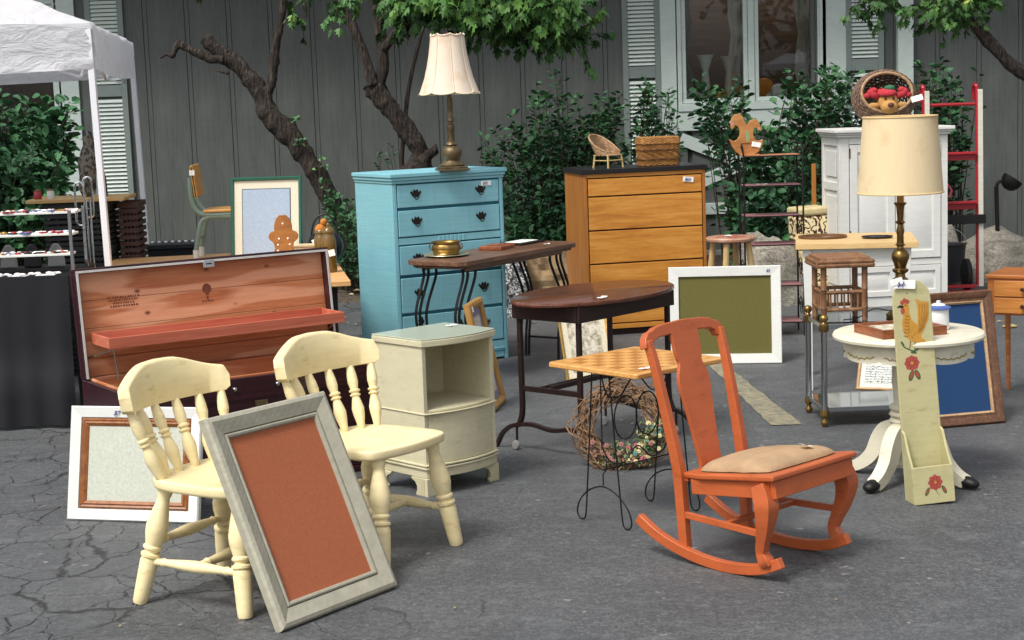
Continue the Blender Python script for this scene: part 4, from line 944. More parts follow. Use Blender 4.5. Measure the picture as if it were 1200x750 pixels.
P2([(-.036, .778), (-.052, .781), (-.062, .772), (-.052, .772), (-.036, .768)], BLK, 'beak', 4); P2(ell(-.027, .778, .0022, .0022), BLK, 'eye', 5)
P2(strip([(-.055, .632), (-.046, .616), (-.028, .604), (-.006, .594)], .004), GRN, 'painted_stem', 3); P2(ell(-.050, .628, .004, .012, .5), GRN, 'painted_leaf', 4); P2(ell(.004, .600, .014, .005, .4), GRN, 'painted_leaf', 4); P2(ell(-.008, .590, .012, .0045, -.2), GRN, 'painted_leaf', 4)
for k in range(8): a = 2 * pi * k / 8; P2(ell(-.018 + .018 * cos(a), .548 + .018 * sin(a), .013, .011, a), RED, 'petal', k % 2)
for k in range(8): a = 2 * pi * (k + .5) / 8; P2(strip([(-.018 + .009 * cos(a), .548 + .009 * sin(a)), (-.018 + .026 * cos(a), .548 + .026 * sin(a))], .0015), DKR, 'petal_line', 3)
P2(ell(-.018, .548, .006, .006), OCH, 'flower_centre', 4)
P2(ell(-.024, .498, .022, .010, 1.2), GRN, 'painted_leaf', 0); P2(ell(.001, .500, .022, .010, 1.95), GRN, 'painted_leaf', 1); P2(ell(-.023, .500, .015, .005, 1.2), RED, 'painted_leaf', 2); P2(ell(0, .502, .015, .005, 1.95), RED, 'painted_leaf', 3)
P2(ell(-.018, .825, .004, .002, -.6), BLK, 'painted_dot')
def F2(ol, mt, nm, lv=0): return MB().prism(ol, -.0001, .0004 + .0003 * lv, XZ).o(nm, mt, rb)
cx, cz = .006, .085
for k in range(8): a = 2 * pi * k / 8; F2(ell(cx + .017 * cos(a), cz + .019 * sin(a), .013, .010, a), RED, 'petal', k % 2)
for k in range(8): a = 2 * pi * (k + .5) / 8; F2(strip([(cx + .008 * cos(a), cz + .008 * sin(a)), (cx + .025 * cos(a), cz + .026 * sin(a))], .0015), DKR, 'petal_line', 3)
F2(ell(cx, cz, .005, .005), OCH, 'flower_centre', 4)
F2(ell(cx - .034, cz - .034, .018, .0075, 1.1), GRN, 'painted_leaf', 0); F2(ell(cx + .034, cz - .032, .018, .0075, 2.0), GRN, 'painted_leaf', 0); F2(ell(cx - .034, cz - .034, .011, .0035, 1.1), RED, 'painted_leaf', 1); F2(ell(cx + .034, cz - .032, .011, .0035, 2.0), RED, 'painted_leaf', 1)
F2(strip([(cx, cz - .028), (cx + .006, cz - .044), (cx + .014, cz - .052)], .002), GRN, 'painted_stem', 0)
price_tag(rb, (-.028, .094, .862), .088, .034, (pi / 2 - .1, .12, 0), '$2-')
price_tag(rb, (-.060, .090, .876), .05, .026, (pi / 2, -.15, 0), '')
# crock and framed tray on the table
P = G(1100, 379, .627)
cr = root('crock', 'white pottery crock with a blue rimmed lid on the round table', 'crock', (1.755, 6.78, .628))
MB().lathe([(0, 0), (.040, 0), (.044, .01), (.042, .05), (.040, .085), (.036, .085), (.034, .01), (0, .01)], 32).o('body', paint('crock_white', '#dfe2e2', .15, .02), cr, smooth=50)
MB().lathe([(.046, .084), (.050, .088), (.049, .094), (.040, .098), (.012, .100), (0, .100)], 32).o('lid', paint('cobalt', '#4a63a8', .15, .1), cr, smooth=50)
MB().lathe([(0, .1005), (.030, .1005), (.022, .107), (.008, .110), (.010, .118), (0, .121)], 20).o('lid_crown', bpy.data.materials['crock_white'], cr, smooth=50)
P = G(1034, 388, .664); q = G(992, 377.5, .664); ang = atan2(-(q.x - P.x), q.y - P.y)
fm = root('shadow_box', 'shallow wooden frame with a pale print lying flat on the round table', 'frame', (P.x + .005, P.y + .01, .628), ang)
for (a, c, e, f) in ((0, .29, 0, .014), (0, .29, .226, .24), (0, .014, .0145, .2255), (.276, .29, .0145, .2255)): MB().box(a, c, e, f, 0, .036).o('frame_side', wood('cherry_frame', '#5a2f1c', '#83492c', '#a8683f', (8, 8, 50), .35) if 'cherry_frame' not in bpy.data.materials else bpy.data.materials['cherry_frame'], fm, .002)
MB().box(.0145, .2755, .0145, .2255, .0, .024).o('print', floral('tray_print'), fm)

# ================================================================ MIDDLE ROW
# ---- checkerboard table on wire legs
def checker(name):
    s = N(name); ck = s.n('ShaderNodeTexChecker'); ck.inputs['Scale'].default_value = 1; s.l(s.map((8 / .40, 8 / .40, 1), loc=(-.04 * 20, -.037 * 20, .5)), ck.inputs[0])
    n1 = s.noise(s.map((4, 60, 60)), 1, 5, .6); a = s.ramp(n1, [(.3, C('#d3954a')), (.7, C('#e6b26a'))]); d = s.ramp(n1, [(.3, C('#a96a2c')), (.7, C('#c4863f'))])
    s.base(s.mix(ck.outputs['Fac'], a, d)); s.set(.3); s.bump(n1, .05, .001); return s.m
HON = wood('honey_wood', '#b5793a', '#d3984f', '#e3b372', (4, 50, 50), .32)
ck = root('checkerboard_table', 'small table with a honey checkerboard top on looping black wire legs', 'table', (.447, 5.995, 0), .72)
MB().prism([(.49 * x, .48 * y) for x, y in [(.02, 0), (.98, 0), (1, .02), (1, .98), (.98, 1), (.02, 1), (0, .98), (0, .02)]], .597, .618).o('top', HON, ck, .006)
MB().box(.045, .445, .04, .44, .6185, .6192).o('checkerboard', checker('checker_inlay'), ck)
WI = L('black_iron', flat)
for x in (.055, .435):
    P = smoothpts([(x, .20, .597), (x, .178, .35), (x, .155, .12), (x, .148, .05), (x, .138, .010), (x, .112, .006), (x, .098, .03), (x, .112, .075), (x, .165, .125), (x, .245, .15), (x, .325, .125), (x, .378, .075), (x, .392, .03), (x, .378, .006), (x, .352, .010), (x, .342, .05), (x, .335, .12), (x, .312, .35), (x, .29, .597)], 5)
    MB().tube(P, .0032, 6).o('wire_leg', WI, ck)
    MB().tube([(x, .245, .597), (x, .245, .40), (x, .245, .30), (x, .225, .275), (x, .225, .22), (x, .245, .20), (x, .245, .155)], .0028, 6).o('wire', WI, ck)
    MB().tube([(x, .15, .594), (x, .34, .594)], .003, 6).o('wire', WI, ck)
for cx in (.185, .305): MB().tube([(cx + .062 * cos(a), .245, .40 + .085 * sin(a)) for a in [2 * pi * k / 28 for k in range(28)]], .003, 6, closed=True).o('wire_ring', WI, ck)
MB().tube(smoothpts([(.055, .245, .30), (.10, .245, .24), (.17, .245, .225), (.245, .245, .28), (.32, .245, .225), (.39, .245, .24), (.435, .245, .30)], 5), .003, 6).o('wire_scroll', WI, ck)
MB().tube([(.055, .245, .215), (.435, .245, .215)], .003, 6).o('wire', WI, ck)
MB().tube(smoothpts([(.055, .245, .595), (.09, .245, .50), (.16, .245, .49), (.245, .245, .56), (.33, .245, .49), (.40, .245, .50), (.435, .245, .595)], 5), .003, 6).o('wire_scroll', WI, ck)
price_tag(ck, (.10, .05, .622), .055, .022, (0, 0, -.1), '')

# ---- oval typewriter table
ov = root('oval_table', 'dark oval topped table on a brown iron stand with curved feet and casters', 'table', (.388, 7.737, 0), .845)
OVT = wood('dark_oval_top', '#3a1f16', '#5c3424', '#7c4a35', (3, 40, 40), .16)
BI = L('brown_iron', flat)
b = MB(); b.lathe([(0, .699), (.97, .699), (.995, .703), (1, .711), (.995, .718), (.98, .721), (0, .721)], 72, Matrix.Diagonal((.493, .296, 1, 1))); b.o('top', OVT, ov, smooth=30)
MB().box(-.36, .36, .185, .20, .625, .698).o('apron', BI, ov, .002); MB().box(-.36, .36, -.20, -.185, .625, .698).o('apron', BI, ov, .002)
for sx in (-1, 1):
    MB().box(sx * .355 - .008, sx * .355 + .008, -.184, .184, .625, .698).o('apron', BI, ov, .002)
    for sy in (-1, 1):
        P = smoothpts([(sx * .335, sy * .175, .63), (sx * .335, sy * .175, .40), (sx * .335, sy * .175, .20), (sx * .335, sy * .19, .14), (sx * .335, sy * .205, .115)], 4)
        MB().tube(P, .0155, 4, up=(1, 0, 0)).o('leg', BI, ov, .003)
        lg = MB().lathe([(.006, .048), (.006, .12)], 8, T((sx * .335, sy * .215, 0))).o('caster', BI, ov)
        MB().lathe([(0, -.009), (.018, -.009), (.022, -.004), (.022, .004), (.018, .009), (0, .009)], 20, T((sx * .335, sy * .215 + .008, .022)) @ RY(pi / 2)).o('wheel', flat('caster_rubber', '#8b8a88', .6) if 'caster_rubber' not in bpy.data.materials else bpy.data.materials['caster_rubber'], lg, smooth=40)
    P = smoothpts([(sx * .335, -.345, .006), (sx * .335, -.33, .03), (sx * .335, -.30, .075), (sx * .335, -.235, .115), (sx * .335, -.12, .13), (sx * .335, 0, .115), (sx * .335, .12, .13), (sx * .335, .235, .115), (sx * .335, .30, .075), (sx * .335, .33, .03), (sx * .335, .345, .006)], 4)
    MB().tube(P, .014, 4, up=(1, 0, 0)).o('foot_bar', BI, ov, .003)
    MB().box(sx * .335 - .007, sx * .335 + .007, -.168, .168, .285, .31).o('cross_bar', BI, ov, .002)
MB().box(-.327, .327, -.012, .012, .30, .322).o('stretcher', BI, ov, .002); MB().box(-.327, .327, .10, .118, .288, .30).o('stretcher', BI, ov, .002)
price_tag(ov, (-.19, -.20, .724), .07, .028, (0, 0, .3), '')

# ---- wreath
WV = wood('vine', '#4e3522', '#7d5c41', '#a98a68', (20, 20, 20), .8, .4)
wr = root('wreath', 'grapevine wreath trimmed with small dried flowers leaning on the oval table legs', 'wreath', (.455, 7.16, 0), -.10, None, rx=-.46)
strands = []
b = MB()
for k in range(64):
    a0 = random.uniform(0, 2 * pi); ln = random.uniform(1.2, 2 * pi * .98); rr = .162 + random.gauss(0, .020); ph = random.uniform(0, 6.28); tw = random.uniform(2, 5) * random.choice((-1, 1)); off = random.uniform(.008, .046)
    n = int(8 + ln * 6); pts = []
    for i in range(n + 1):
        a = a0 + ln * i / n; q = ph + tw * (a - a0); r_ = rr + off * cos(q) + .004 * noise.noise((a * 3, k, 0)); pts.append((r_ * cos(a), off * sin(q), .195 + r_ * sin(a)))
    b.tube(pts, random.uniform(.0018, .0038), 5)
for k in range(60):
    a = random.uniform(0, 6.28); r_ = .17; p = Vector((r_ * cos(a), 0, .195 + r_ * sin(a))); b.tube([p, p + rnd_dir() * .08], [.002, .001], 4)
stuff(b.o('vine_strands', WV, wr, smooth=60))
flc = [flat('dried_pink', '#94655e', .9, 0, .2), flat('dried_cream', '#cdbd8f', .9, 0, .2), flat('dried_teal', '#5f8578', .9, 0, .2), flat('dried_rose', '#a05a62', .9, 0, .2)]
for k in range(64):
    a = random.uniform(-1.85, -.02) if k % 5 else random.uniform(-2.5, -1.8); r_ = .155 + random.gauss(0, .028); p = Vector((r_ * cos(a), -.035 - random.random() * .03, .195 + r_ * sin(a))); p.z = max(.02, p.z)
    mt = flc[random.choice((0, 1, 1, 2, 2, 3))] if a > -1.4 else flc[0]; b = MB(); R_ = random.uniform(.007, .015)
    for j in range(7):
        aa = 2 * pi * j / 7; b.ball(p + Vector((R_ * .6 * cos(aa), -.003, R_ * .6 * sin(aa))), R_ * .5, R_ * .22, R_ * .38, 6)
    b.ball(p + Vector((0, -.005, 0)), R_ * .3, None, None, 6); b.o('dried_flower', mt, wr, smooth=180)
b = MB()
for k in range(420):
    a = random.uniform(-2.1, .0); r_ = .155 + random.gauss(0, .032); p = Vector((r_ * cos(a), -.03 - random.random() * .035, max(.01, .195 + r_ * sin(a)))); oval_leaf(b, leaf_M(p, rnd_dir()), random.uniform(.015, .035), random.random(), .35)
stuff(b.o('greenery', tinted('dried_greens', [(0, C('#33503c')), (.5, C('#6f8a5c')), (1, C('#b9ae74'))], .8), wr, smooth=0))

# ---- iron legged table
SWT = wood('worn_oak_top', '#3b241a', '#664430', '#93705a', (2.5, 34, 34), .38)
sw = root('iron_leg_table', 'long narrow dark wood table top on bent iron rod legs between the two dressers', 'table', (-.264, 9.311, 0), .973)
W, D = 1.262, .42
MB().prism([(.04, 0), (W - .06, 0), (W, .07), (W, D - .07), (W - .06, D), (.04, D), (0, D - .05), (0, .05)], .692, .722).o('top', SWT, sw, .005)
MB().prism([(.06, .02), (W - .08, .02), (W - .03, .08), (W - .03, D - .08), (W - .08, D - .02), (.06, D - .02), (.02, D - .07), (.02, .07)], .676, .6915).o('under_moulding', SWT, sw, .003)
MB().box(.10, W - .12, .06, .075, .655, .6755).o('apron', SWT, sw, .002); MB().box(.10, W - .12, D - .075, D - .06, .655, .6755).o('apron', SWT, sw, .002)
for x0, sgn in ((.09, 1), (W - .13, -1)):
    for y0 in (.07, D - .07):
        for dx in (0, .045, .12):
            P = smoothpts([(x0 + sgn * dx, y0, .676), (x0 + sgn * (dx - .002), y0, .61), (x0 + sgn * (dx * .9 - .075), y0, .46), (x0 + sgn * (dx * .8 - .085), y0, .36), (x0 + sgn * (dx * .8 - .045), y0, .16), (x0 + sgn * (dx * .75 - .03), y0, .0)], 5)
            MB().tube(P, .0085, 7).o('iron_rod', WI, sw)
        c = Vector((x0 - sgn * .04, y0, .36)); b = MB()
        for j in range(5): aa = 2 * pi * j / 5; b.ball(c + Vector((.018 * cos(aa), 0, .018 * sin(aa))), .012, .006, .012, 8)
        b.o('iron_rosette', WI, sw, smooth=180)
    MB().tube([(x0 - sgn * .03, .07, .12), (x0 - sgn * .03, D - .07, .12)], .007, 6).o('cross_rod', WI, sw)
def onl(r_, x, y): c_, s_ = cos(r_.rotation_euler.z), sin(r_.rotation_euler.z); return Vector((r_.location.x + c_ * x - s_ * y, r_.location.y + s_ * x + c_ * y, 0))
P = G(523, 299, .727)
pl = root('saucer', 'wide pale metal plate under the small brass planter', 'plate', (P.x, P.y, .7235))
MB().lathe([(0, 0), (.08, 0), (.13, .006), (.145, .010), (.143, .013), (.08, .005), (0, .004)], 40, Matrix.Diagonal((.93, 1, 1, 1))).o('plate', flat('pale_brass', '#b6ad88', .35, .7), pl, smooth=60)
pt2 = root('planter', 'small embossed brass planter with looped handles on the iron legged table', 'planter', (P.x, P.y, .729))
def emb(a, r, z): return (r * (1 + (.035 * max(0, cos(a * 9)) * max(0, 1 - abs(z - .042) / .03))), z)
MB().lathe([(.03, 0), (.070, 0), (.078, .008), (.074, .014), (.084, .03), (.085, .045), (.080, .06), (.076, .066), (.086, .074), (.087, .080), (.080, .079), (.072, .066), (.070, .01), (.001, .01)], 72, None, emb).o('bowl', L('brass', flat), pt2, smooth=60)
for s in (-1, 1): MB().tube([(s * (.084 + .012 * sin(a)), 0, .05 + .018 * cos(a)) for a in [pi * k / 8 for k in range(9)]], .0035, 6).o('handle', M_['brass'], pt2)
P = G(582, 291, .725); q = root('wooden_board', 'small reddish wooden slab lying on the iron legged table beside the planter', 'board', (P.x, P.y, .7235), 1.15)
MB().box(-.10, .11, -.075, .075, 0, .022).o('board', wood('redwood', '#5a2b18', '#8a4a2c', '#a8653c', (4, 40, 40), .4), q, .004); MB().box(-.06, .07, -.04, .04, .0225, .026).o('inset_panel', bpy.data.materials['redwood'], q, .001)
P = G(602, 288, .725); q = root('picture_album', 'thin dark framed item lying beyond the reddish slab on the iron legged table', 'frame', (P.x + .05, P.y + .17, .7235), 1.0)
MB().box(-.14, .14, -.09, .09, 0, .012).o('cover', L('black_iron', flat), q, .003); MB().box(-.10, .10, -.06, .06, .0125, .015).o('paper', M_['tag_paper'], q)
P = G(641, 286, .725); price_tag(sw, (0, 0, 0), .05, .02, (0, 0, 0), '').location = sw.matrix_basis.inverted() @ Vector((P.x, P.y, .725))
sw.rotation_euler.z = .973

# ---- blue chest
def limewash(name, col):
    s = N(name); c = C(col); n1 = s.noise(s.map((3, 3, 55)), 1.3, 6, .7); n2 = s.noise(s.map((55, 55, 4)), 1, 6, .7); n3 = s.noise(s.map(), 3, 3)
    m = s.mix(.4, s.ramp(n1, [(.3, g(0)), (.7, g(1))]), s.ramp(n2, [(.3, g(0)), (.75, g(1))]))
    a = s.mix(m, sc(c, .88), sc(c, 1.25)); a = s.mix(s.ramp(n3, [(.4, g(0)), (.7, g(.3))]), a, sc(c, .85)); s.base(a); s.set(.5); s.bump(n1, .15, .001); return s.m
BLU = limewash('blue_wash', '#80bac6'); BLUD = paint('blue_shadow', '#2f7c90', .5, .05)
bc = root('tall_chest', 'tall light blue brushed chest of five drawers with dark ring pulls', 'chest of drawers', (-.689, 9.98, 0), .55)
W, D, Hh = .773, .50, 1.198
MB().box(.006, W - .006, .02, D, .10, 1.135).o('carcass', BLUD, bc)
MB().box(0, .0055, .0, D, .0, 1.1365).o('side_panel', BLU, bc, .001); MB().box(W - .0055, W, 0, D, 0, 1.1365).o('side_panel', BLU, bc, .001)
MB().box(.006, .026, -.002, .0195, .0, 1.1365).o('corner_post', BLU, bc, .003); MB().box(W - .026, W - .006, -.002, .0195, 0, 1.1365).o('corner_post', BLU, bc, .003)
for z0, z1, ov_ in ((1.137, 1.154, .006), (1.1545, 1.174, .014), (1.1745, 1.198, .022)): MB().box(-ov_, W + ov_, -ov_ - .002, D, z0, z1).o('top' if z1 > 1.19 else 'top_moulding', BLU, bc, .004)
rows = [(.988, 1.131), (.812, .977), None, (.58, .763), (.348, .568), (.124, .336)]
def pull(par, x, z, y):
    p = MB().prism([(x + a * 1.3, z + c_ * 1.3) for a, c_ in [(-.030, .010), (-.022, .020), (-.018, .008), (-.009, .026), (0, .018), (.009, .026), (.018, .008), (.022, .020), (.030, .010), (.018, -.006), (.010, -.012), (-.010, -.012), (-.018, -.006)]], -y, -y + .003, XZ).o('pull', L('old_iron', flat, '#2e2a26', .45, .6, .3, 60), par, .001)
    MB().tube([(x + .016 * cos(a), y - .010 - .004 * sin(-a), z - .004 + .024 * sin(a)) for a in [-pi * k / 12 for k in range(13)]], .0030, 6).o('ring', M_['old_iron'], p)
for rw in rows:
    if rw is None: continue
    dr = MB().box(.032, W - .032, -.004, .0195, rw[0] + .004, rw[1] - .004).o('drawer', BLU, bc, .004)
    for x in (.155, W - .165): pull(dr, x, (rw[0] + rw[1]) / 2 + .008, -.0045)
MB().box(.028, W - .028, -.001, .0195, .768, .808).o('rail', BLU, bc, .002)
for k in range(7): MB().box(.30 + .028 * k, .317 + .028 * k, -.005, -.0015, .769, .807).o('flute', BLU, bc, .003)
MB().box(.028, W - .028, -.001, .0195, .012, .119).o('base_rail', BLU, bc, .003)
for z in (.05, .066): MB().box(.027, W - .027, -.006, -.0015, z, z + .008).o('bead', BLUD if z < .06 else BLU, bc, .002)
price_tag(bc, (W - .125, -.007, 1.108), .072, .028, (pi / 2, 0, 0), '$75')

# ---- brass lamp with the bell shade on the chest
def shade(name, par, prof, mat, seg=64, fn=None, thick=.002):
    b = MB(); b.lathe(prof, seg, None, fn or (lambda a, r, z: (r, z))); b.lathe([(r - thick, z) for r, z in prof][::-1], seg, None, fn or (lambda a, r, z: (r, z)))
    return b.o(name, mat, par, smooth=60)
def shade_mat(name, col, pleat):
    s = N(name); v = s.map(); c = C(col); sx = s.n('ShaderNodeSeparateXYZ'); s.l(v, sx.inputs[0]); a = s.math('ARCTAN2', sx.outputs['Y'], sx.outputs['X']); n0 = s.noise(v, 6, 3)
    w_ = s.math('SINE', s.math('MULTIPLY', a, pleat)); n1 = s.noise(s.map((40, 40, 4)), 1, 5, .6)
    cc = s.mix(s.math('MULTIPLY', s.math('ADD', w_, 1), .12), c, sc(c, .78)); cc = s.mix(s.ramp(n1, [(.4, g(0)), (.7, g(.3))]), cc, sc(c, .88)); cc = s.mix(s.ramp(n0, [(.55, g(0)), (.7, g(.35))]), cc, C('#b98f58'))
    s.base(cc); s.set(.85, 0, .2); s.b.inputs['Subsurface Weight'].default_value = .0; s.bump(s.math('ADD', w_, n1), .15, .0015)
    return s.m
OB = L('old_brass', flat)
P = at(530, 196, 10.2)
l1 = root('table_lamp', 'antique brass lamp with a scalloped blush bell shade on the blue chest', 'lamp', (P.x, 10.2, 1.1985), .2)
MB().box(-.093, .093, -.093, .093, 0, .014).box(-.083, .083, -.083, .083, .0145, .026).o('base', OB, l1, .003)
MB().lathe([(.075, .0265), (.078, .035), (.064, .045), (.050, .06), (.054, .075), (.062, .10), (.060, .125), (.045, .145), (.030, .15), (.036, .158), (.030, .168), (.021, .175), (.022, .24), (.026, .26), (.024, .275), (.018, .28), (.018, .295), (.025, .30), (.024, .315), (.016, .325), (.017, .36), (.016, .44), (.010, .445), (.008, .70)], 20).o('stem', OB, l1, smooth=40)
nn = 8
def scal(a, r, z):
    k = abs(sin(a * nn / 2)) ** .6; zz = z + (-.014 * k if z < .5 else (.012 * (1 - k) if z > .78 else 0)); return (r * (.955 + .045 * k), zz)
shade('shade', l1, [(.185, .475), (.172, .50), (.150, .56), (.132, .63), (.118, .70), (.108, .77), (.103, .812)], shade_mat('blush_fabric', '#e2d2bf', 64), 96, scal)
for z, r_ in ((.475, .186), (.812, .104)):
    MB().tube([(scal(a, r_, z)[0] * cos(a), scal(a, r_, z)[0] * sin(a), scal(a, r_, z)[1]) for a in [2 * pi * k / 96 for k in range(96)]], .0045, 6, closed=True).o('trim_cord', flat('cord_cream', '#e0cfb4', .8) if 'cord_cream' not in bpy.data.materials else bpy.data.materials['cord_cream'], l1)
for k in range(nn):
    a = 2 * pi * k / nn; MB().tube([(r_ * .957 * cos(a), r_ * .957 * sin(a), z) for r_, z in [(.187, .475), (.174, .50), (.152, .56), (.134, .63), (.120, .70), (.110, .77), (.105, .812)]], .0028, 5).o('rib', bpy.data.materials['cord_cream'], l1)
MB().lathe([(.0, .80), (.012, .805), (.014, .82), (.006, .828), (0, .835)], 12).o('finial', flat('finial_red', '#6a2a22', .4), l1)

# ---- oak dresser
OAK = wood('oak_veneer', '#a86320', '#ce8a36', '#e3a654', (2.2, 20, 20), .34, .15); OAKS = wood('oak_side', '#8a5420', '#a86a2c', '#bd8140', (26, 26, 2.2), .4); DKB = flat('dark_reveal', '#2a140c', .7)
od = root('oak_dresser', 'honey oak dresser of five plain drawers with a black top', 'dresser', (.512, 11.145, 0), .223)
W, D, Hh = .855, .50, 1.129
MB().box(.022, W - .022, .012, D, .05, 1.095).o('carcass', DKB, od)
MB().box(0, .0215, -.004, D, .045, 1.098).o('side_panel', OAKS, od, .003); MB().box(W - .0215, W, -.004, D, .045, 1.098).o('side_panel', OAKS, od, .003)
MB().box(-.014, W + .014, -.018, D + .01, 1.0985, 1.129).o('top', L('black_top', flat, '#1d1c1e', .3, 0, .1, 20, 0), od, .003)
MB().box(.022, W - .022, -.003, .0115, 1.072, 1.098).o('top_rail', OAK, od, .002)
for z0, z1 in ((.950, 1.064), (.722, .940), (.496, .712), (.285, .486), (.085, .275)): MB().box(.028, W - .028, -.006, .0115, z0, z1).o('drawer', OAK, od, .003)
MB().box(.022, W - .022, -.003, .0115, .045, .078).o('bottom_rail', OAK, od, .002)
MB().box(.05, W - .05, .03, D - .03, 0, .0495).o('plinth', DKB, od)
price_tag(od, (W - .125, -.0085, 1.035), .075, .035, (pi / 2, .12, 0), '$60')

# wicker hamper on the dresser
WK = wood('wicker', '#6e451f', '#9c6b35', '#c49255', (30, 30, 30), .6, .3); WKD = wood('wicker_dark', '#3a2414', '#5c3a20', '#7e5632', (30, 30, 30), .6, .3)
def rrect(a, c_, r_, n=6):
    out = []
    for cx, cy, s0 in ((a - r_, c_ - r_, 0), (-a + r_, c_ - r_, pi / 2), (-a + r_, -c_ + r_, pi), (a - r_, -c_ + r_, 3 * pi / 2)):
        for k in range(n): t = s0 + pi / 2 * k / (n - 1); out.append((cx + r_ * cos(t), cy + r_ * sin(t)))
    # resample evenly
    P = [Vector((x, y, 0)) for x, y in out] + [Vector((out[0][0], out[0][1], 0))]; L_ = [0]
    for i in range(1, len(P)): L_.append(L_[-1] + (P[i] - P[i - 1]).length)
    m = 120; res = []
    for k in range(m):
        t = L_[-1] * k / m; i = max(j for j in range(len(L_)) if L_[j] <= t); i = min(i, len(P) - 2); u = (t - L_[i]) / max(1e-9, L_[i + 1] - L_[i]); res.append(P[i].lerp(P[i + 1], u))
    return res
Pb = at(771, 188, 11.45)
wb = root('wicker_hamper', 'lidded rectangular woven wicker basket on the oak dresser', 'basket', (Pb.x, 11.45, 1.1295), .2)
b = MB(); bl = MB(); MB().box(-.120, .120, -.078, .078, .003, .168).o('inner_wall', WKD, wb, .02)
for j in range(19):
    z = .006 + j * .0078; mid = 5 <= j <= 11; k0 = 1 + .05 * z / .15; base = rrect(.128 * k0, .086 * k0, .03)
    pts = [(p.x * (1 + .022 * sin(i * (pi / 3 if not mid else pi / 5) + j * (pi if not mid else pi * .4))), p.y * (1 + .03 * sin(i * (pi / 3 if not mid else pi / 5) + j * (pi if not mid else pi * .4))), z) for i, p in enumerate(base)]
    b.tube(pts, .0042 if not mid else .0034, 5, closed=True)
stuff(b.o('woven_body', WK, wb, smooth=60))
for j in range(6):
    base = rrect(.141 - .002 * j, .097 - .002 * j, .03); z = .152 + j * .0072; bl.tube([(p.x, p.y, z + .0015 * sin(i * pi / 3 + j * pi)) for i, p in enumerate(base)], .0042, 5, closed=True)
for j in range(22): x = -.122 + j * .0116; bl.tube([(x, y, .190 + .002 * sin(k * pi / 2 + j * pi)) for k, y in enumerate([-.085 + .017 * q for q in range(11)])], .006, 5)
stuff(bl.o('woven_lid', WK, wb, smooth=60)); b = MB()
for z in (.045, .108):
    base = rrect(.137, .095, .03); b.tube([(p.x, p.y, z) for p in base], .0035, 5, closed=True)
b.o('band', WKD, wb)
# doll sized wicker chair
Pb = at(711, 192, 11.35)
dc = root('doll_chair', 'tiny wicker armchair for a doll on the oak dresser beside the hamper', 'doll chair', (Pb.x + .01, 11.35, 1.1295), .75)
WKP = wood('pale_wicker', '#735339', '#a07d5a', '#c9a982', (40, 40, 40), .6, .3); BAM = wood('banded_cane', '#8a6a3c', '#c2a565', '#e0cd98', (90, 90, 90), .5)
b = MB()
def shell(t, h):   # t 0..1 round the U from front-left to front-right
    a = pi * (t * 1.5 - .25); return Vector((-.085 * cos(a), .075 * sin(a) - .0, h))
for j in range(20):
    top = j / 19; pts = []
    for i in range(40):
        t = i / 39; lim = .090 + .115 * sin(pi * t) ** 1.6; h = .085 + (lim - .085 + .02) * top if True else 0; p = shell(t, h); k = 1 + .03 * sin(i * pi / 1.5 + j * pi) + .12 * top * sin(pi * t); pts.append((p.x * k, p.y * k + .06 * top * sin(pi * t), p.z))
    b.tube(pts, .0024 if j < 19 else .0065, 5)
stuff(b.o('woven_back', WKP, dc, smooth=60)); b = MB()
for j in range(16): y = -.06 + j * .0085; b.tube([(-.07, y, .085), (0, y, .083), (.07, y, .085)], .0045, 5)
b.o('seat', WKP, dc)
for x in (-.065, .065):
    for y in (-.06, .06): MB().tube([(x * 1.12, y * 1.15, 0), (x, y, .09)], .0068, 8).o('leg', BAM, dc)
MB().tube([(-.07, -.066, .05), (.07, -.066, .05)], .004, 6).o('stretcher', BAM, dc); MB().tube([(-.07, .066, .05), (-.07, -.066, .05)], .004, 6).o('stretcher', BAM, dc); MB().tube([(.07, .066, .05), (.07, -.066, .05)], .004, 6).o('stretcher', BAM, dc)

# ---- round stool
P = Vector((1.435, 10.75, 0)); STW = wood('log_stool', '#9c7a4c', '#c2a06a', '#dbc08c', (20, 20, 4), .5)
stl = root('round_stool', 'round topped wooden stool with a faded painted seat behind the green pinboard', 'stool', P, .4)
b = MB(); b.lathe([(0, .655), (.150, .655), (.160, .662), (.162, .675), (.155, .684), (0, .686)], 40); b.o('seat', wood('stool_seat', '#8a5c44', '#b3826a', '#c9a68c', (5, 30, 30), .4), stl, smooth=40)
pp3 = [(a, c_, d_) for a, c_, d_ in ((-.05, .02, .05), (.04, -.04, .045), (.05, .06, .04), (-.03, -.07, .035))]
for a, c_, d_ in pp3: MB().prism([(a + d_ * cos(t) * (1 + .2 * cos(3 * t)), c_ + d_ * .7 * sin(t)) for t in [2 * pi * k / 14 for k in range(14)]], .6862, .6868).o('painted_patch', flat('faded_red', '#a85a4c', .6) if 'faded_red' not in bpy.data.materials else bpy.data.materials['faded_red'], stl)
price_tag(stl, (-.02, .0, .690), .05, .03, (0, 0, .5), '')
for k in range(4):
    a = pi / 4 + k * pi / 2; turned((.19 * cos(a), .19 * sin(a), 0), (.115 * cos(a), .115 * sin(a), .656), [(.017, 0), (.021, .3), (.022, .7), (.018, 1)]).o('leg', STW, stl)
for k in range(4):
    a = pi / 4 + k * pi / 2; c_ = a + pi / 2; MB().tube([(.165 * cos(a), .165 * sin(a), .22 + .03 * (k % 2)), (.165 * cos(c_), .165 * sin(c_), .22 + .03 * (k % 2))], .010, 8).o('stretcher', STW, stl)

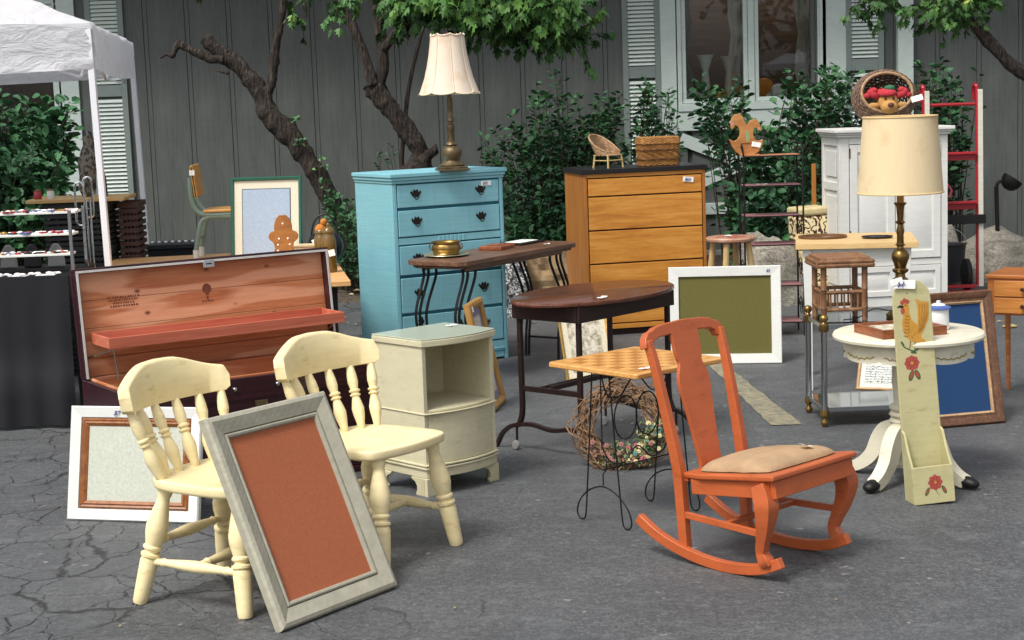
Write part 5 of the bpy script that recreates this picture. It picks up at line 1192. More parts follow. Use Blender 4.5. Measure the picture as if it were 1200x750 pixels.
# ---- black metal shelf stand
sh = root('shelf_stand', 'black wire plant stand with six dull red shelves left of the white cabinet', 'shelf stand', (1.548, 10.9, 0), -.02)
W, D = .385, .26; MRN = flat('maroon_shelf', '#9c6a6e', .4, .1)
hs_ = [.085, .33, .60, .79, .99, 1.185]
for x in (0, W):
    for y in (0, D):
        MB().tube([(x, y, 0), (x, y, 1.20), (x + (.015 if x else -.015) * 1, y, 1.26 if not y else 1.22)], .0065, 6).o('post', WI, sh)
    MB().tube(smoothpts([(x, 0, 1.20), (x, .05, 1.25), (x, .13, 1.27), (x, .21, 1.25), (x, D, 1.20)], 4), .004, 6).o('side_arch', WI, sh)
    for z in (.18, .44, .69): MB().tube([(x, .5 * D + .08 * cos(a) * (1 - a / 14), z + .07 * sin(a) * (1 - a / 14)) for a in [k * .4 for k in range(28)]], .003, 5).o('scroll', WI, sh)
for i, z in enumerate(hs_):
    MB().box(.008, W - .008, .008, D - .008, z, z + .008).o('shelf', MRN if i < 5 else wood('orange_shelf', '#8a5236', '#b07048', '#c98d66', (5, 30, 30), .5), sh, .002)
    for y in (0, D): MB().tube([(0, y, z + .004), (W, y, z + .004)], .0045, 6).o('shelf_rail', WI, sh)
price_tag(sh, (.13, .10, hs_[4] + .010), .07, .05, (0, 0, .1), '')
# geese cut-out
P = at(876, 183, 11.02)
gz = root('goose_cutout', 'jigsawn wooden pair of geese with one open heart shaped body on the shelf stand top', 'ornament', (P.x, 11.02, 1.1935), .05)
go = [(-.075, .165), (-.062, .145), (-.050, .17), (-.020, .10), (-.045, .07), (-.090, .085), (-.085, .045), (-.055, .01), (.055, .01), (.075, .035), (.090, .075), (.05, .065), (.035, .09), (.040, .13), (.058, .155), (.078, .125), (.088, .125), (.075, .165), (.050, .180), (.020, .165), (.010, .135), (-.002, .15), (-.012, .19), (-.030, .220), (-.055, .228), (-.072, .212)]
go = [(-.112, .196), (-.104, .245), (-.082, .272), (-.052, .274), (-.028, .256), (-.016, .222), (-.006, .205), (.006, .205), (.020, .226), (.046, .238), (.070, .228), (.084, .200), (.096, .168), (.088, .156), (.066, .176), (.050, .180), (.040, .160), (.040, .130), (.052, .100), (.078, .092), (.104, .104), (.098, .060), (.072, .020), (.040, .004), (-.046, .004), (-.078, .024), (-.104, .062), (-.122, .112), (-.090, .096), (-.066, .108), (-.050, .135), (-.052, .170), (-.064, .192), (-.080, .200), (-.092, .180), (-.104, .172)]
MB().prism(go, -.010, .010, XZ).o('geese', wood('pine_cutout', '#8a5326', '#b4783f', '#cf9a62', (3, 30, 14), .45), gz, .003)
MB().prism([(-.010, .09), (.012, .095), (.014, .15), (-.002, .165), (-.014, .15)], .0101, .0108, XZ).o('painted_wash', flat('sage_wash', '#8f9a68', .7), gz)
MB().prism([(-.110, .205), (-.105, .225), (-.090, .218), (-.098, .195)], .0101, .0108, XZ).o('painted_bill', flat('pink_bill', '#c98a86', .7), gz); MB().prism([(.083, .165), (.074, .160), (.066, .175), (.078, .182)], .0101, .0108, XZ).o('painted_bill', bpy.data.materials['pink_bill'], gz)
MB().box(-.055, .075, -.035, .035, 0, .0075).o('base', bpy.data.materials['pine_cutout'], gz, .002); MB().tube([(-.04, -.012, .085), (.03, -.014, .085)], .004, 6).o('peg', bpy.data.materials['pine_cutout'], gz)
price_tag(gz, (.055, -.016, .070), .06, .032, (pi / 2, .2, 0), '')

# ================================================================ right hand group
# ---- white two door cabinet
CW = paint('cabinet_white', '#dadad4', .45, .05, (4, 4, 30), None, .12)
ca = root('white_cabinet', 'tall white two door cabinet with raised panels and a moulded cornice', 'cabinet', (2.43, 12.15, 0), .09)
W, D, Hh = .80, .45, 1.31
MB().box(.001, W - .001, .012, D, .02, 1.25).o('carcass', CW, ca)
def rpanel(par, x0, x1, z0, z1, y, nm='raised_panel'):
    MB().box(x0, x1, y - .002, y - .0005, z0, z1).o(nm, CW, par)
    MB().add([(x0 + .008, y - .0021, z0 + .008), (x1 - .008, y - .0021, z0 + .008), (x1 - .008, y - .0021, z1 - .008), (x0 + .008, y - .0021, z1 - .008), (x0 + .03, y - .010, z0 + .03), (x1 - .03, y - .010, z0 + .03), (x1 - .03, y - .010, z1 - .03), (x0 + .03, y - .010, z1 - .03)],
             [(0, 1, 5, 4), (1, 2, 6, 5), (2, 3, 7, 6), (3, 0, 4, 7), (4, 5, 6, 7)]).o(nm, CW, par)
def door(x0, x1, z0, z1, par, splits, y=-.006, st_=.055, nm='door'):
    d_ = MB().box(x0, x0 + st_, y - .018, y, z0, z1).o(nm, CW, par, .002); MB().box(x1 - st_, x1, y - .018, y, z0, z1).o('stile', CW, d_, .002)
    zz_ = [z0] + splits + [z1]
    for i, z in enumerate(zz_): a, c_ = (z, z + st_) if i == 0 else (z - st_, z) if i == len(zz_) - 1 else (z - st_ / 2, z + st_ / 2); MB().box(x0 + st_ + .0005, x1 - st_ - .0005, y - .0175, y - .001, a, c_).o('rail', CW, d_, .002)
    for i in range(len(zz_) - 1):
        a = zz_[i] + (st_ if i == 0 else st_ / 2); c_ = zz_[i + 1] - (st_ if i == len(zz_) - 2 else st_ / 2); rpanel(d_, x0 + st_, x1 - st_, a, c_, y)
    return d_
MB().box(0, .06, -.012, .0115, 0, 1.25).o('stile', CW, ca, .002); MB().box(W - .05, W, -.012, .0115, 0, 1.25).o('stile', CW, ca, .002)
MB().box(.0605, W - .0505, -.012, .0115, 1.20, 1.25).o('rail', CW, ca, .002); MB().box(.0605, W - .0505, -.012, .0115, .30, .345).o('rail', CW, ca, .002); MB().box(.0605, W - .0505, -.012, .0115, 0, .07).o('rail', CW, ca, .002)
d1 = door(.066, .400, .352, 1.194, ca, [.93], -.004); d2_ = door(.406, W - .056, .352, 1.194, ca, [.93], -.004)
door(.066, .400, .075, .295, ca, [], -.004, .04, 'drawer'); door(.406, W - .056, .075, .295, ca, [], -.004, .04, 'drawer')
for z in (1.10, .50): MB().box(.058, .068, -.026, -.0225, z, z + .07).o('hinge', M_['old_brass'], d1)
MB().ball((.41 + .03, -.030, .72), .014, None, None, 12).o('knob', CW, d2_, smooth=180)
# panelled side
MB().box(-.012, 0, -.010, .05, 0, 1.25).o('side_stile', CW, ca, .002); MB().box(-.012, 0, D - .05, D, 0, 1.25).o('side_stile', CW, ca, .002)
for z0, z1 in ((1.19, 1.25), (.86, .92), (.0, .12)): MB().box(-.0115, 0, .0505, D - .0505, z0, z1).o('side_rail', CW, ca, .002)
for z0, z1 in ((.92, 1.19), (.12, .86)): MB().box(-.008, -.0005, .09, D - .09, z0 + .04, z1 - .04).o('side_panel', CW, ca, .004)
for z0, z1, o_ in ((1.2505, 1.268, .022), (1.2685, 1.284, .035), (1.2845, 1.31, .05)): MB().box(-o_ - .008, W + o_ - .01, -.012 - o_, D, z0, z1).o('cornice' if z1 < 1.3 else 'top', CW, ca, .005)
price_tag(ca, (.03, -.03, 1.312), .08, .03, (0, 0, 0), '')

# basket with toy on the cabinet
Pb = at(1036, 110, 12.33)
bk = root('egg_basket', 'round brown wicker egg basket with a hooped handle tilted forward on the white cabinet', 'basket', (Pb.x, 12.33, 1.3105 + .185), 0)
WKB = wood('brown_wicker', '#35241a', '#62483a', '#8f735c', (40, 40, 40), .65, .3)
b = MB(); ax = Matrix.Rotation(radians(-62), 4, 'X')   # bowl axis: local +z is the mouth, tipped towards the viewer
def bowlr(t):   # t 0 mouth .. 1 bottom
    return .232 * sin(radians(52) + t * radians(124))
def bowlz(t): return .17 * cos(radians(52) + t * radians(124))
axr = RX(radians(76))
for j in range(30):
    t = j / 29 * .985; r_ = max(.012, bowlr(t)); z = bowlz(t); dy_ = .045 * (1 - t)
    b.tube([(r_ * cos(a) * (1 + .018 * sin(18 * a + j * pi)), r_ * .84 * sin(a) * (1 + .018 * sin(18 * a + j * pi)) + dy_, z + .002 * sin(18 * a + j * pi)) for a in [2 * pi * k / 108 for k in range(108)]], .0066, 5, closed=True, M=axr)
stuff(b.o('woven_bowl', WKB, bk, smooth=60)); b = MB()
for k in range(16):
    a = 2 * pi * k / 16; b.tube([(max(.01, bowlr(t)) * .99 * cos(a), max(.01, bowlr(t)) * .83 * sin(a) + .045 * (1 - t), bowlz(t)) for t in [q / 12 * .98 for q in range(13)]], .006, 5, M=axr)
b.o('ribs', WKP, bk)
MB().tube([(.184 * cos(a), .146 * sin(a) + .045, .108) for a in [2 * pi * k / 40 for k in range(40)]], .011, 7, closed=True, M=axr).o('rim', WKP, bk)
price_tag(bk, (.20, -.17, .02), .085, .042, (pi / 2 - .2, -.25, 0), '')
ms = root('plush_toy', 'tan plush reindeer with red antlers and a green topped red hat inside the egg basket', 'toy', (Pb.x + .003, 12.33 - .14, 1.3105 + .15), 0); ms.scale = (1.2, 1.2, 1.2)
PLU = flat('tan_plush', '#b98a4e', .95, 0, .15, 120, .6); PR = flat('red_plush', '#b0303a', .95, 0, .2, 80, .5); PG = flat('green_plush', '#2f6a4a', .95, 0, .2, 80, .5)
MB().ball((0, .03, .03), .062, .05, .068, 20).ball((0, -.01, .0), .052, .045, .042, 18).ball((0, .10, -.06), .09, .07, .08, 16).o('head', PLU, ms, smooth=180)
MB().ball((0, -.055, .012), .020, .012, .015, 12).o('nose', flat('nose_brown', '#5a3320', .5), ms, smooth=180)
for s in (-1, 1):
    MB().ball((s * .024, -.018, .052), .007, .005, .009, 8).o('eye', L('black_iron', flat), ms, smooth=180)
    MB().ball((s * .085, .02, .01), .038, .012, .018, 12, ).o('ear', PLU, ms, smooth=180)
    b = MB(); b.tube([(s * .05, .03, .06), (s * .09, .03, .075), (s * .115, .03, .105)], [.018, .024, .018], 10); b.ball((s * .085, .03, .10), .024, .018, .02, 10).ball((s * .125, .03, .07), .022, .018, .018, 10); b.o('antler', PR, ms, smooth=180)
MB().lathe([(.058, 0), (.062, .012), (.05, .028), (.03, .034)], 18, T((-.008, .03, .075)) @ RX(.2)).o('hat_band', PR, ms, smooth=180); MB().ball((.012, .03, .112), .034, .03, .020, 14).o('hat_top', PG, ms, smooth=180)

# ---- butcher block table with white legs
PIN = wood('pine_top', '#c49a5c', '#dab87e', '#e8cd9c', (3, 30, 30), .38)
bt = root('work_table', 'narrow table with a pale butcher block top on long white tapered legs', 'table', (1.527, 8.85, 0), -.172)
W, D = .64, .60
for k in range(8): MB().box(0, W, .0005 + D / 8 * k, D / 8 * (k + 1) - .0003, .772, .803).o('top_stave', PIN, bt, .0015)
for x in (.035, W - .085):
    for y in (.03, D - .08):
        ol = [(x, y), (x + .05, y), (x + .05, y + .05), (x, y + .05)]; tx_ = x + (.026 if x < .1 else 0); b = MB()
        b.add([(a, c_, .7715) for a, c_ in ol] + [(tx_ + (a - x) * .48, y + .012 + (c_ - y) * .5, 0) for a, c_ in ol], [(0, 1, 2, 3), (7, 6, 5, 4), (0, 4, 5, 1), (1, 5, 6, 2), (2, 6, 7, 3), (3, 7, 4, 0)]); b.o('leg', M_['white_paint'], bt, .002)
for y in (.045, D - .06): MB().box(.087, W - .087, y, y + .018, .70, .7715).o('apron', M_['white_paint'], bt)
for x in (.052, W - .07): MB().box(x, x + .018, .083, D - .083, .70, .7715).o('apron', M_['white_paint'], bt)
P = G(964, 278, .806)
om = root('oval_mirror_tray', 'oval gilt rimmed mirror tray lying on the butcher block table', 'tray', (P.x, P.y, .8035), -.1)
MB().tube([(.128 * cos(a), .105 * sin(a), .007) for a in [2 * pi * k / 40 for k in range(40)]], .0065, 6, closed=True).o('rim', flat('dark_gilt', '#7a5636', .4, .5), om)
b = MB(); b.lathe([(0, .002), (1, .002), (1, .005), (0, .005)], 40, Matrix.Diagonal((.125, .102, 1, 1))); b.o('glass', flat('mirror_glass', '#c9ccca', .03, 1, .01, 3, 0), om)
P = G(1028, 278.5, .806)
ot = root('oval_tray', 'dark oval tray lying on the butcher block table right of the mirror tray', 'tray', (P.x, P.y, .8035), -.1)
b = MB(); b.lathe([(0, 0), (.9, 0), (1, .010), (.98, .013), (.88, .005), (0, .004)], 40, Matrix.Diagonal((.085, .06, 1, 1))); b.o('tray_body', flat('dark_lacquer', '#1a1218', .2), ot, smooth=60); b = MB(); b.ball((0, 0, .008), .05, .03, .004, 16); b.o('centre', flat('dark_blue', '#262a3a', .2), ot, smooth=180)

# ---- chrome and glass two tier table
ch_ = L('chrome', flat); br = L('brass', flat)
gt = root('glass_table', 'two tier chrome and glass side table with brass ball finials', 'table', (1.495, 7.905, 0), .03)
W, D = .50, .36
GT = glass('table_glass', '#dfe6e2', .06)
for x in (0, W):
    for y in (0, D):
        p_ = MB().lathe([(.016, .085), (.016, .465)], 16, T((x, y, 0))).o('post', ch_, gt)
        MB().lathe([(.010, .0), (.0, .0), (.012, .004), (.019, .018), (.019, .026), (.010, .038), (.010, .046), (.020, .05), (.022, .06), (.018, .085)][1:], 16, T((x, y, 0))).o('ball_foot', br, p_, smooth=60)
        MB().lathe([(.018, .4655), (.024, .47), (.024, .500), (.014, .505), (.011, .512), (.020, .522), (.0215, .533), (.016, .545), (0, .550)], 16, T((x, y, 0))).o('finial', br, p_, smooth=60)
for z in (.075, .480):
    for (a, c_, e, f) in ((.02, W - .02, -.011, .003), (.02, W - .02, D - .003, D + .011), (-.011, .003, .02, D - .02), (W - .003, W + .011, .02, D - .02)): MB().box(a, c_, e, f, z, z + .022).o('rail', ch_, gt, .002)
    MB().box(.004, W - .004, .004, D - .004, z + .0145, z + .0215).o('glass_shelf', GT if z > .2 else L('mirror_shelf', flat, '#b9bfc0', .05, .9, .02, 4, 0), gt)
# bamboo stool on it
BMB = wood('bamboo', '#4a2c1a', '#7a5236', '#a07a54', (25, 25, 9), .4)
bs = root('bamboo_stand', 'low square bamboo plant stand sitting on the glass table', 'stand', (1.512, 7.99, .503), .03)
W, D, Z = .20, .20, .30
for x in (0, W):
    for y in (0, D):
        MB().lathe([(.014, 0), (.015, .06), (.017, .065), (.015, .07), (.0145, .15), (.017, .155), (.0145, .16), (.015, .262)], 12, T((x, y, 0))).o('leg', BMB, bs)
ex = .032
for z, r_ in ((.272, .012), (.290, .011)):
    for (a, c_) in (((-ex, -ex), (W + ex, -ex)), ((-ex, D + ex), (W + ex, D + ex)), ((-ex, -ex), (-ex, D + ex)), ((W + ex, -ex), (W + ex, D + ex))): MB().tube([(a[0], a[1], z + (0 if a[0] == c_[0] else .001)), (c_[0], c_[1], z + (0 if a[0] == c_[0] else .001))], r_, 9).o('top_cane', BMB, bs)
for k in range(11): MB().tube([(-ex + .01, -.02 + k * .024, .300), (W + ex - .01, -.02 + k * .024, .300)], .012, 8).o('top_slat', BMB, bs)
for z in (.055, .14):
    for (a, c_) in (((0, 0), (W, 0)), ((0, D), (W, D)), ((0, 0), (0, D)), ((W, 0), (W, D))): MB().tube([(a[0], a[1], z), (c_[0], c_[1], z)], .0095, 8).o('side_cane', BMB, bs)
for k in range(1, 6):
    for (x, y) in ((W * k / 6, 0), (W * k / 6, D), (0, D * k / 6), (W, D * k / 6)): MB().tube([(x, y, .06), (x, y, .135)], .005, 6).o('spindle', BMB, bs)
# tall brass lamp
l2 = root('table_lamp', 'tall turned brass lamp with a wide cream drum shade on the glass table', 'lamp', (1.905, 8.08, .503), 0)
MB().lathe([(0, 0), (.068, 0), (.070, .012), (.058, .022), (.045, .03), (.030, .05), (.026, .065), (.036, .075), (.030, .088), (.024, .10), (.026, .15), (.034, .175), (.038, .185), (.024, .195), (.022, .21), (.038, .222), (.040, .23), (.026, .24), (.034, .265), (.042, .285), (.042, .305), (.030, .325), (.017, .335), (.015, .345), (.026, .352), (.017, .36), (.016, .40), (.020, .42), (.014, .44), (.013, .452), (.026, .462), (.014, .472), (.016, .50), (.020, .54), (.030, .553), (.031, .558), (0, .558)], 28).o('stem', flat('lamp_brass', '#7d6238', .3, .9, .4, 30, .15), l2, smooth=40)
MB().lathe([(.0165, .5585), (.0165, .66)], 16).o('candle_tube', flat('amber_tube', '#b98e3c', .5), l2); MB().lathe([(.005, .66), (.005, .975)], 8).o('harp', M_['brass'], l2)
shade('shade', l2, [(.205, .605), (.176, .975)], shade_mat('cream_pleats', '#e0cba4', 170), 128)
for z, r_ in ((.607, .206), (.973, .177)): MB().tube([(r_ * cos(a), r_ * sin(a), z) for a in [2 * pi * k / 64 for k in range(64)]], .004, 6, closed=True).o('shade_binding', flat('binding', '#d3b684', .8) if 'binding' not in bpy.data.materials else bpy.data.materials['binding'], l2)
MB().tube(smoothpts([(-.05, -.01, .03), (-.14, -.03, .045), (-.22, -.06, .01), (-.30, -.10, .006)], 4), .0028, 5).o('cord', L('black_iron', flat), l2)

# ---- hand truck
RDP = paint('red_enamel', '#a81f2a', .35, .12, (6, 6, 30), '#5a2a22', .2); RUST = paint('chipped_white', '#d7d3c4', .55, .08, (6, 6, 30), '#7a4a2a', .2)
ht = root('hand_truck', 'red and chipped white upright hand truck standing right of the white cabinet', 'hand truck', (3.23, 12.87, 0), .0, None, rx=-.03)
W = .41
for x in (0, W):
    MB().tube(smoothpts([(x, 0, .05), (x, 0, .6), (x, 0, 1.50), (x, .012, 1.575), (x, .05, 1.60), (x, .09, 1.57), (x, .10, 1.48)], 3), .016, 8).o('rail', RDP, ht)
    MB().box(x + .0, x + .036, -.032, -.0165, .04, 1.56).o('white_strip', RUST, ht, .002)
MB().tube([(.016, 0, 1.45), (W - .016, 0, 1.45)], .013, 8).o('cross_tube', RDP, ht)
for z in (1.02, .64): MB().box(.017, W - .017, -.02, .02, z, z + .065).box(.017, W - .017, -.05, -.021, z + .045, z + .065).o('cross_plate', RDP, ht, .004)
MB().box(.017, W - .017, -.02, .02, .03, .055).box(-.02, W + .04, -.25, -.033, 0.004, .016).o('toe_plate', RDP, ht, .003)
MB().box(.10, W + .05, -.056, -.034, .53, .60).o('strap', L('black_iron', flat), ht, .004)
for x in (.06, W - .06): MB().lathe([(0, -.022), (.10, -.022), (.125, -.016), (.125, .016), (.10, .022), (0, .022)], 28, T((x, .11, .125)) @ RY(pi / 2)).o('wheel', flat('tyre_black', '#1c1c1d', .8) if 'tyre_black' not in bpy.data.materials else bpy.data.materials['tyre_black'], ht, smooth=40)
MB().tube(smoothpts([(.16, -.025, 1.0), (.13, -.03, .93), (.16, -.03, .85), (.20, -.03, .79), (.18, -.03, .74)], 5), .008, 7).o('red_hose', flat('pink_hose', '#b8465a', .5), ht)
# black bucket behind
bu = root('bucket', 'dark bucket standing behind the lower bars of the hand truck', 'bucket', (3.52, 13.3, .03)); MB().lathe([(.11, 0), (.14, .30), (.15, .305), (.142, .31), (.13, .30), (.10, .01), (0, .01)], 28).o('bucket_body', flat('bucket_black', '#252628', .5), bu, smooth=40); MB().tube([(.145 * cos(a), 0, .30 + .13 * sin(a)) for a in [pi * k / 14 for k in range(15)]], .004, 6).o('handle', M_['chrome'], bu)
# garden spotlight
P = at(1170, 300, 13.6)
sp_ = root('garden_light', 'black dish headed garden light on a short post by the wall', 'light', (P.x, 13.6, .0))
MB().tube([(0, 0, 0), (-.01, 0, .45), (-.02, 0, .76)], .018, 8).o('post', L('black_iron', flat), sp_)
MB().tube(smoothpts([(-.02, 0, .76), (0, 0, .80), (.05, 0, .80)], 3), .014, 8).o('arm', M_['black_iron'], sp_)
MB().lathe([(.03, 0), (.06, .02), (.082, .06), (.086, .10), (.080, .10), (.055, .03), (0, .02)], 24, T((.06, 0, .74)) @ RY(radians(35)) ).o('head', M_['black_iron'], sp_, smooth=60)
# ---- small orange desk, right edge
dk_ = root('sewing_desk', 'small orange stained desk with two little drawers at the right edge', 'desk', (2.437, 8.445, 0), -.55)
ORW = wood('orange_stain', '#8a4a20', '#b06630', '#c98448', (3, 40, 40), .28)
W, D = 1.05, .36
MB().box(-.010, W, -.012, D, .632, .652).o('top', ORW, dk_, .005)
MB().box(0, W - .01, 0, D - .01, .445, .6315).o('carcass', ORW, dk_, .003)
for i, (z0, z1) in enumerate(((.541, .622), (.455, .534))):
    for x0, x1 in ((.035, .33), (.345, .64)):
        dr = MB().box(x0, x1, -.010, -.0005, z0, z1).o('drawer', wood('orange_drawer', '#9c5a26', '#c07a3a', '#d49654', (3, 40, 40), .28) if 'orange_drawer' not in bpy.data.materials else bpy.data.materials['orange_drawer'], dk_, .003)
        MB().lathe([(.005, 0), (.006, .010), (.011, .016), (.010, .024), (0, .026)], 14, T(((x0 + x1) / 2, -.0105, (z0 + z1) / 2)) @ RX(pi / 2)).o('knob', L('dark_wood', wood), dr, smooth=60)
for x in (.016, W - .03):
    for y in (.016, D - .03):
        a = Vector((x, y, .4445)); b = MB(); b.tube([(x, y, .4445), (x + (.006 if x < .2 else -.006), y, 0)], [.020, .012], 4); b.o('leg', ORW, dk_, .002)

# ================================================================ left hand group
# ---- low table behind the cedar chest and its load
lt = root('low_table', 'pale wood topped low table behind the open cedar chest', 'table', (-.834, 8.64, 0), .165)
W, D = 1.35, 2.0
MB().box(-W, 0, 0, D, .684, .712).o('top', wood('table_pine', '#c0894c', '#d9a468', '#e6bd88', (4, 40, 40), .45), lt, .004)
for x in (-W + .06, -.10):
    for y in (.12, D - .08): MB().box(x, x + .035, y, y + .035, 0, .6835).o('leg', M_['black_iron'], lt, .002)
MB().box(-W + .1, -.12, .12, .14, .60, .6835).o('apron', M_['dark_wood'], lt)
GRF = paint('green_lacquer', '#1f5a47', .3, .1)
frame('framed_print', 'green framed pale blue print with a wide cream mount behind the open chest lid', 'frame', (-1.615, 9.62, .7125), -.10, .42, .515, .17,
      [(0, -.008), (0, .010), (.005, .016), (.016, .014), (.020, .004), (.020, -.008)], GRF, [(.019, -.001, board_mat('cream_mount', '#d8d3bf', .04), 'mount'), (.066, -.003, board_mat('grey_slip', '#5a6464'), 'slip'), (.071, -.0045, board_mat('pale_blue_print', '#9fb0c4', .06), 'print')])
# gingerbread cutout
P = G(343, 299, .712)
gi = root('gingerbread_cutout', 'brown wooden gingerbread man cutout standing in front of the green framed print', 'ornament', (-1.262, 9.30, .712), .05); gi.scale = (1.12, 1.12, 1.12)
gl_ = [(-.062, 0), (-.062, .02), (-.045, .05), (-.050, .075), (-.070, .088), (-.075, .105), (-.064, .120), (-.045, .125), (-.044, .15), (-.034, .175), (-.016, .190), (.016, .190), (.034, .175), (.044, .15), (.045, .125), (.064, .120), (.075, .105), (.070, .088), (.050, .075), (.045, .05), (.062, .02), (.062, 0)]
MB().prism([(x, z * 1.2 + .05) for x, z in gl_] , -.008, .008, XZ).o('body', wood('gingerbread', '#7a4a20', '#a3692f', '#b87f42', (10, 10, 30), .6), gi, .003); MB().box(-.07, .07, -.03, .03, 0, .0495).o('base', bpy.data.materials['gingerbread'], gi, .002)
for x, z in ((-.022, .16), (.022, .16), (-.028, .13), (.030, .13), (0, .235), (-.03, .10)): MB().ball((x, -.009, z), .005, .003, .005, 8).o('button', M_['tag_paper'], gi, smooth=180)
P = G(352, 300, .712)
bx = root('wooden_box', 'long pale wooden box behind the gingerbread cutout', 'box', (-1.17, 9.47, .712), .05); MB().box(-.16, .16, -.05, .05, 0, .115).o('body', wood('pale_box', '#c4a67a', '#dcc49c', '#eadab8', (4, 40, 40), .5), bx, .003); MB().box(-.163, .163, -.053, .053, .1155, .128).o('lid', bpy.data.materials['pale_box'], bx, .003)
kt = root('teapot', 'small black pot with a paper price tag behind the pale wooden box', 'pot', (-1.07, 9.66, .712), 0); kt.scale = (1.3, 1.3, 1.35)
MB().lathe([(0, 0), (.05, 0), (.075, .04), (.08, .08), (.065, .12), (.03, .135), (.012, .14), (.014, .155), (0, .16)], 24).o('body', L('black_iron', flat), kt, smooth=60); MB().tube([(.06 * cos(a) , 0, .11 + .10 * sin(a)) for a in [pi * k / 14 for k in range(15)]], .004, 6).o('handle', M_['black_iron'], kt)
price_tag(kt, (-.02, -.085, .10), .055, .035, (pi / 2, -.4, 0), '')
AMB = (lambda s: (s.base(C('#8a6a24')), s.set(.08, 0, .8), s.b.inputs['Transmission Weight'].__setattr__('default_value', .45), s.m)[3])(N('amber_glass'))
for i, (px, py, h_, lab) in enumerate(((375, 318, .20, 'amber glass jar nearest the chest lid corner on the low table'), (386, 321, .22, 'tall embossed amber glass jar with a price tag at the end of the low table'))):
    P = G(px + 1, py - 2, .712); jr = root('glass_jar', lab, 'jar', (P.x - .0, P.y + (.08 if i == 0 else 0), .7125)); 
    MB().lathe([(0, 0), (.036, 0), (.040, .008), (.040, h_ * .8), (.034, h_ * .9), (.030, h_ * .93), (.030, h_ * .99), (.027, h_ * .99), (.036, h_ * .5), (.036, .01), (0, .01)], 24, None, lambda a, r, z: (r * (1 + .03 * cos(a * 6) * (1 if .02 < z < h_ * .75 else 0)), z)).o('body', AMB, jr, smooth=60)
    MB().lathe([(.033, h_ * .99), (.034, h_ * 1.04), (.020, h_ * 1.12), (.008, h_ * 1.15), (.010, h_ * 1.2), (0, h_ * 1.24)], 20).o('lid', AMB, jr, smooth=60)
    if i == 0: MB().ball((0, 0, h_ * 1.1), .032, .028, .03, 10).ball((.02, 0, h_ * 1.3), .02, .02, .02, 8).o('dried_contents', flat('orange_dried', '#b8742c', .9, 0, .3, 60, .6), jr, smooth=180)
    else: price_tag(jr, (.018, -.043, .11), .035, .035, (pi / 2, -.2, 0), '')
# school chair on the table
GRM = paint('sage_metal', '#7c9186', .4, .06); SCW = wood('school_ply', '#a8702e', '#cf9446', '#e2b06a', (4, 30, 30), .3)
sc_ = root('school_chair', 'child sized school chair with sage metal tubes and orange plywood, standing on the low table', 'chair', (-1.86, 10.25, .713), .05); sc_.scale = (1.06, 1.06, 1.06)
for y in (-.11, .13):
    MB().tube(smoothpts([(-.066, y, .47), (-.066, y, .38), (-.055, y, .31), (-.02, y, .265), (.05, y, .255), (.20, y, .258)], 5), .016, 8).o('back_tube', GRM, sc_)
    lg = MB().tube(smoothpts([(.12, y, .245), (.03, y, .243), (-.015, y, .215), (-.035, y, .15), (-.055, y, .05)], 5), .014, 8).o('leg', GRM, sc_)
    MB().lathe([(.017, 0), (.017, .055)], 8, T((-.056, y, 0))).o('foot_cap', M_['white_paint'], lg)
    MB().tube(smoothpts([(.10, y, .245), (.17, y, .235), (.21, y, .15), (.225, y, 0)], 5), .014, 8).o('leg', GRM, sc_)
MB().box(-.008, .012, -.14, .16, .36, .545, RY(-.10)).o('backrest', SCW, sc_, .012, seg=3); MB().box(-.0, .25, -.13, .15, .268, .285).o('seat', SCW, sc_, .007)
for (a, c_) in (((-.03, -.11, .12), (-.03, .13, .12)), ((.04, -.11, .252), (.04, .13, .252))): MB().tube([a, c_], .010, 8).o('brace', GRM, sc_)
price_tag(sc_, (-.048, -.142, .50), .03, .03, (pi / 2, 0, 0), '')

# ---- display table with black cloth
NAVY = flat('black_cloth', '#101217', .85, 0, .2, 8, .1)
tb = root('display_table', 'long trestle table under a black cloth at the left edge', 'table', (-2.29, 8.58, 0), .03)
MB().box(-2.3, -.02, .03, .62, .755, .79).o('table_top', L('dark_wood', wood), tb)
b = MB(); nx_ = 120; zs_ = [.797, .795, .77, .6, .45, .3, .292, .15, .02]; vs = []
for i in range(nx_ + 1):
    x = -2.34 + 2.34 * i / nx_
    for j, z in enumerate(zs_):
        f_ = (1 - z / .8); y = -.004 - f_ * .02 + .016 * f_ * sin(x * 16 + sin(x * 5) * 2) + .010 * f_ * sin(x * 41 + 1) - (.006 if z < .3 else 0) - .012 * noise.noise((x * 6, z * 6, 0)) * (1 - z)
        vs.append((x + .006 * f_ * sin(x * 9), y, z))
m = len(zs_); b.add(vs, [(i * m + j, i * m + j + 1, (i + 1) * m + j + 1, (i + 1) * m + j) for i in range(nx_) for j in range(m - 1)])
b.box(-2.34, 0, -.003, .64, .791, .7965); vs = []
for i in range(31):
    y = .64 * i / 30
    for j, z in enumerate(zs_): f_ = 1 - z / .8; vs.append((.002 + .02 * f_ + .012 * f_ * sin(y * 24), y, z))
b.add(vs, [(i * m + j, (i + 1) * m + j, (i + 1) * m + j + 1, i * m + j + 1) for i in range(30) for j in range(m - 1)])
tag(b.o('tablecloth', NAVY, None, smooth=180, loc=tb.location, rot=tb.rotation_euler), 'black cloth hanging in soft folds over the display table', 'tablecloth')
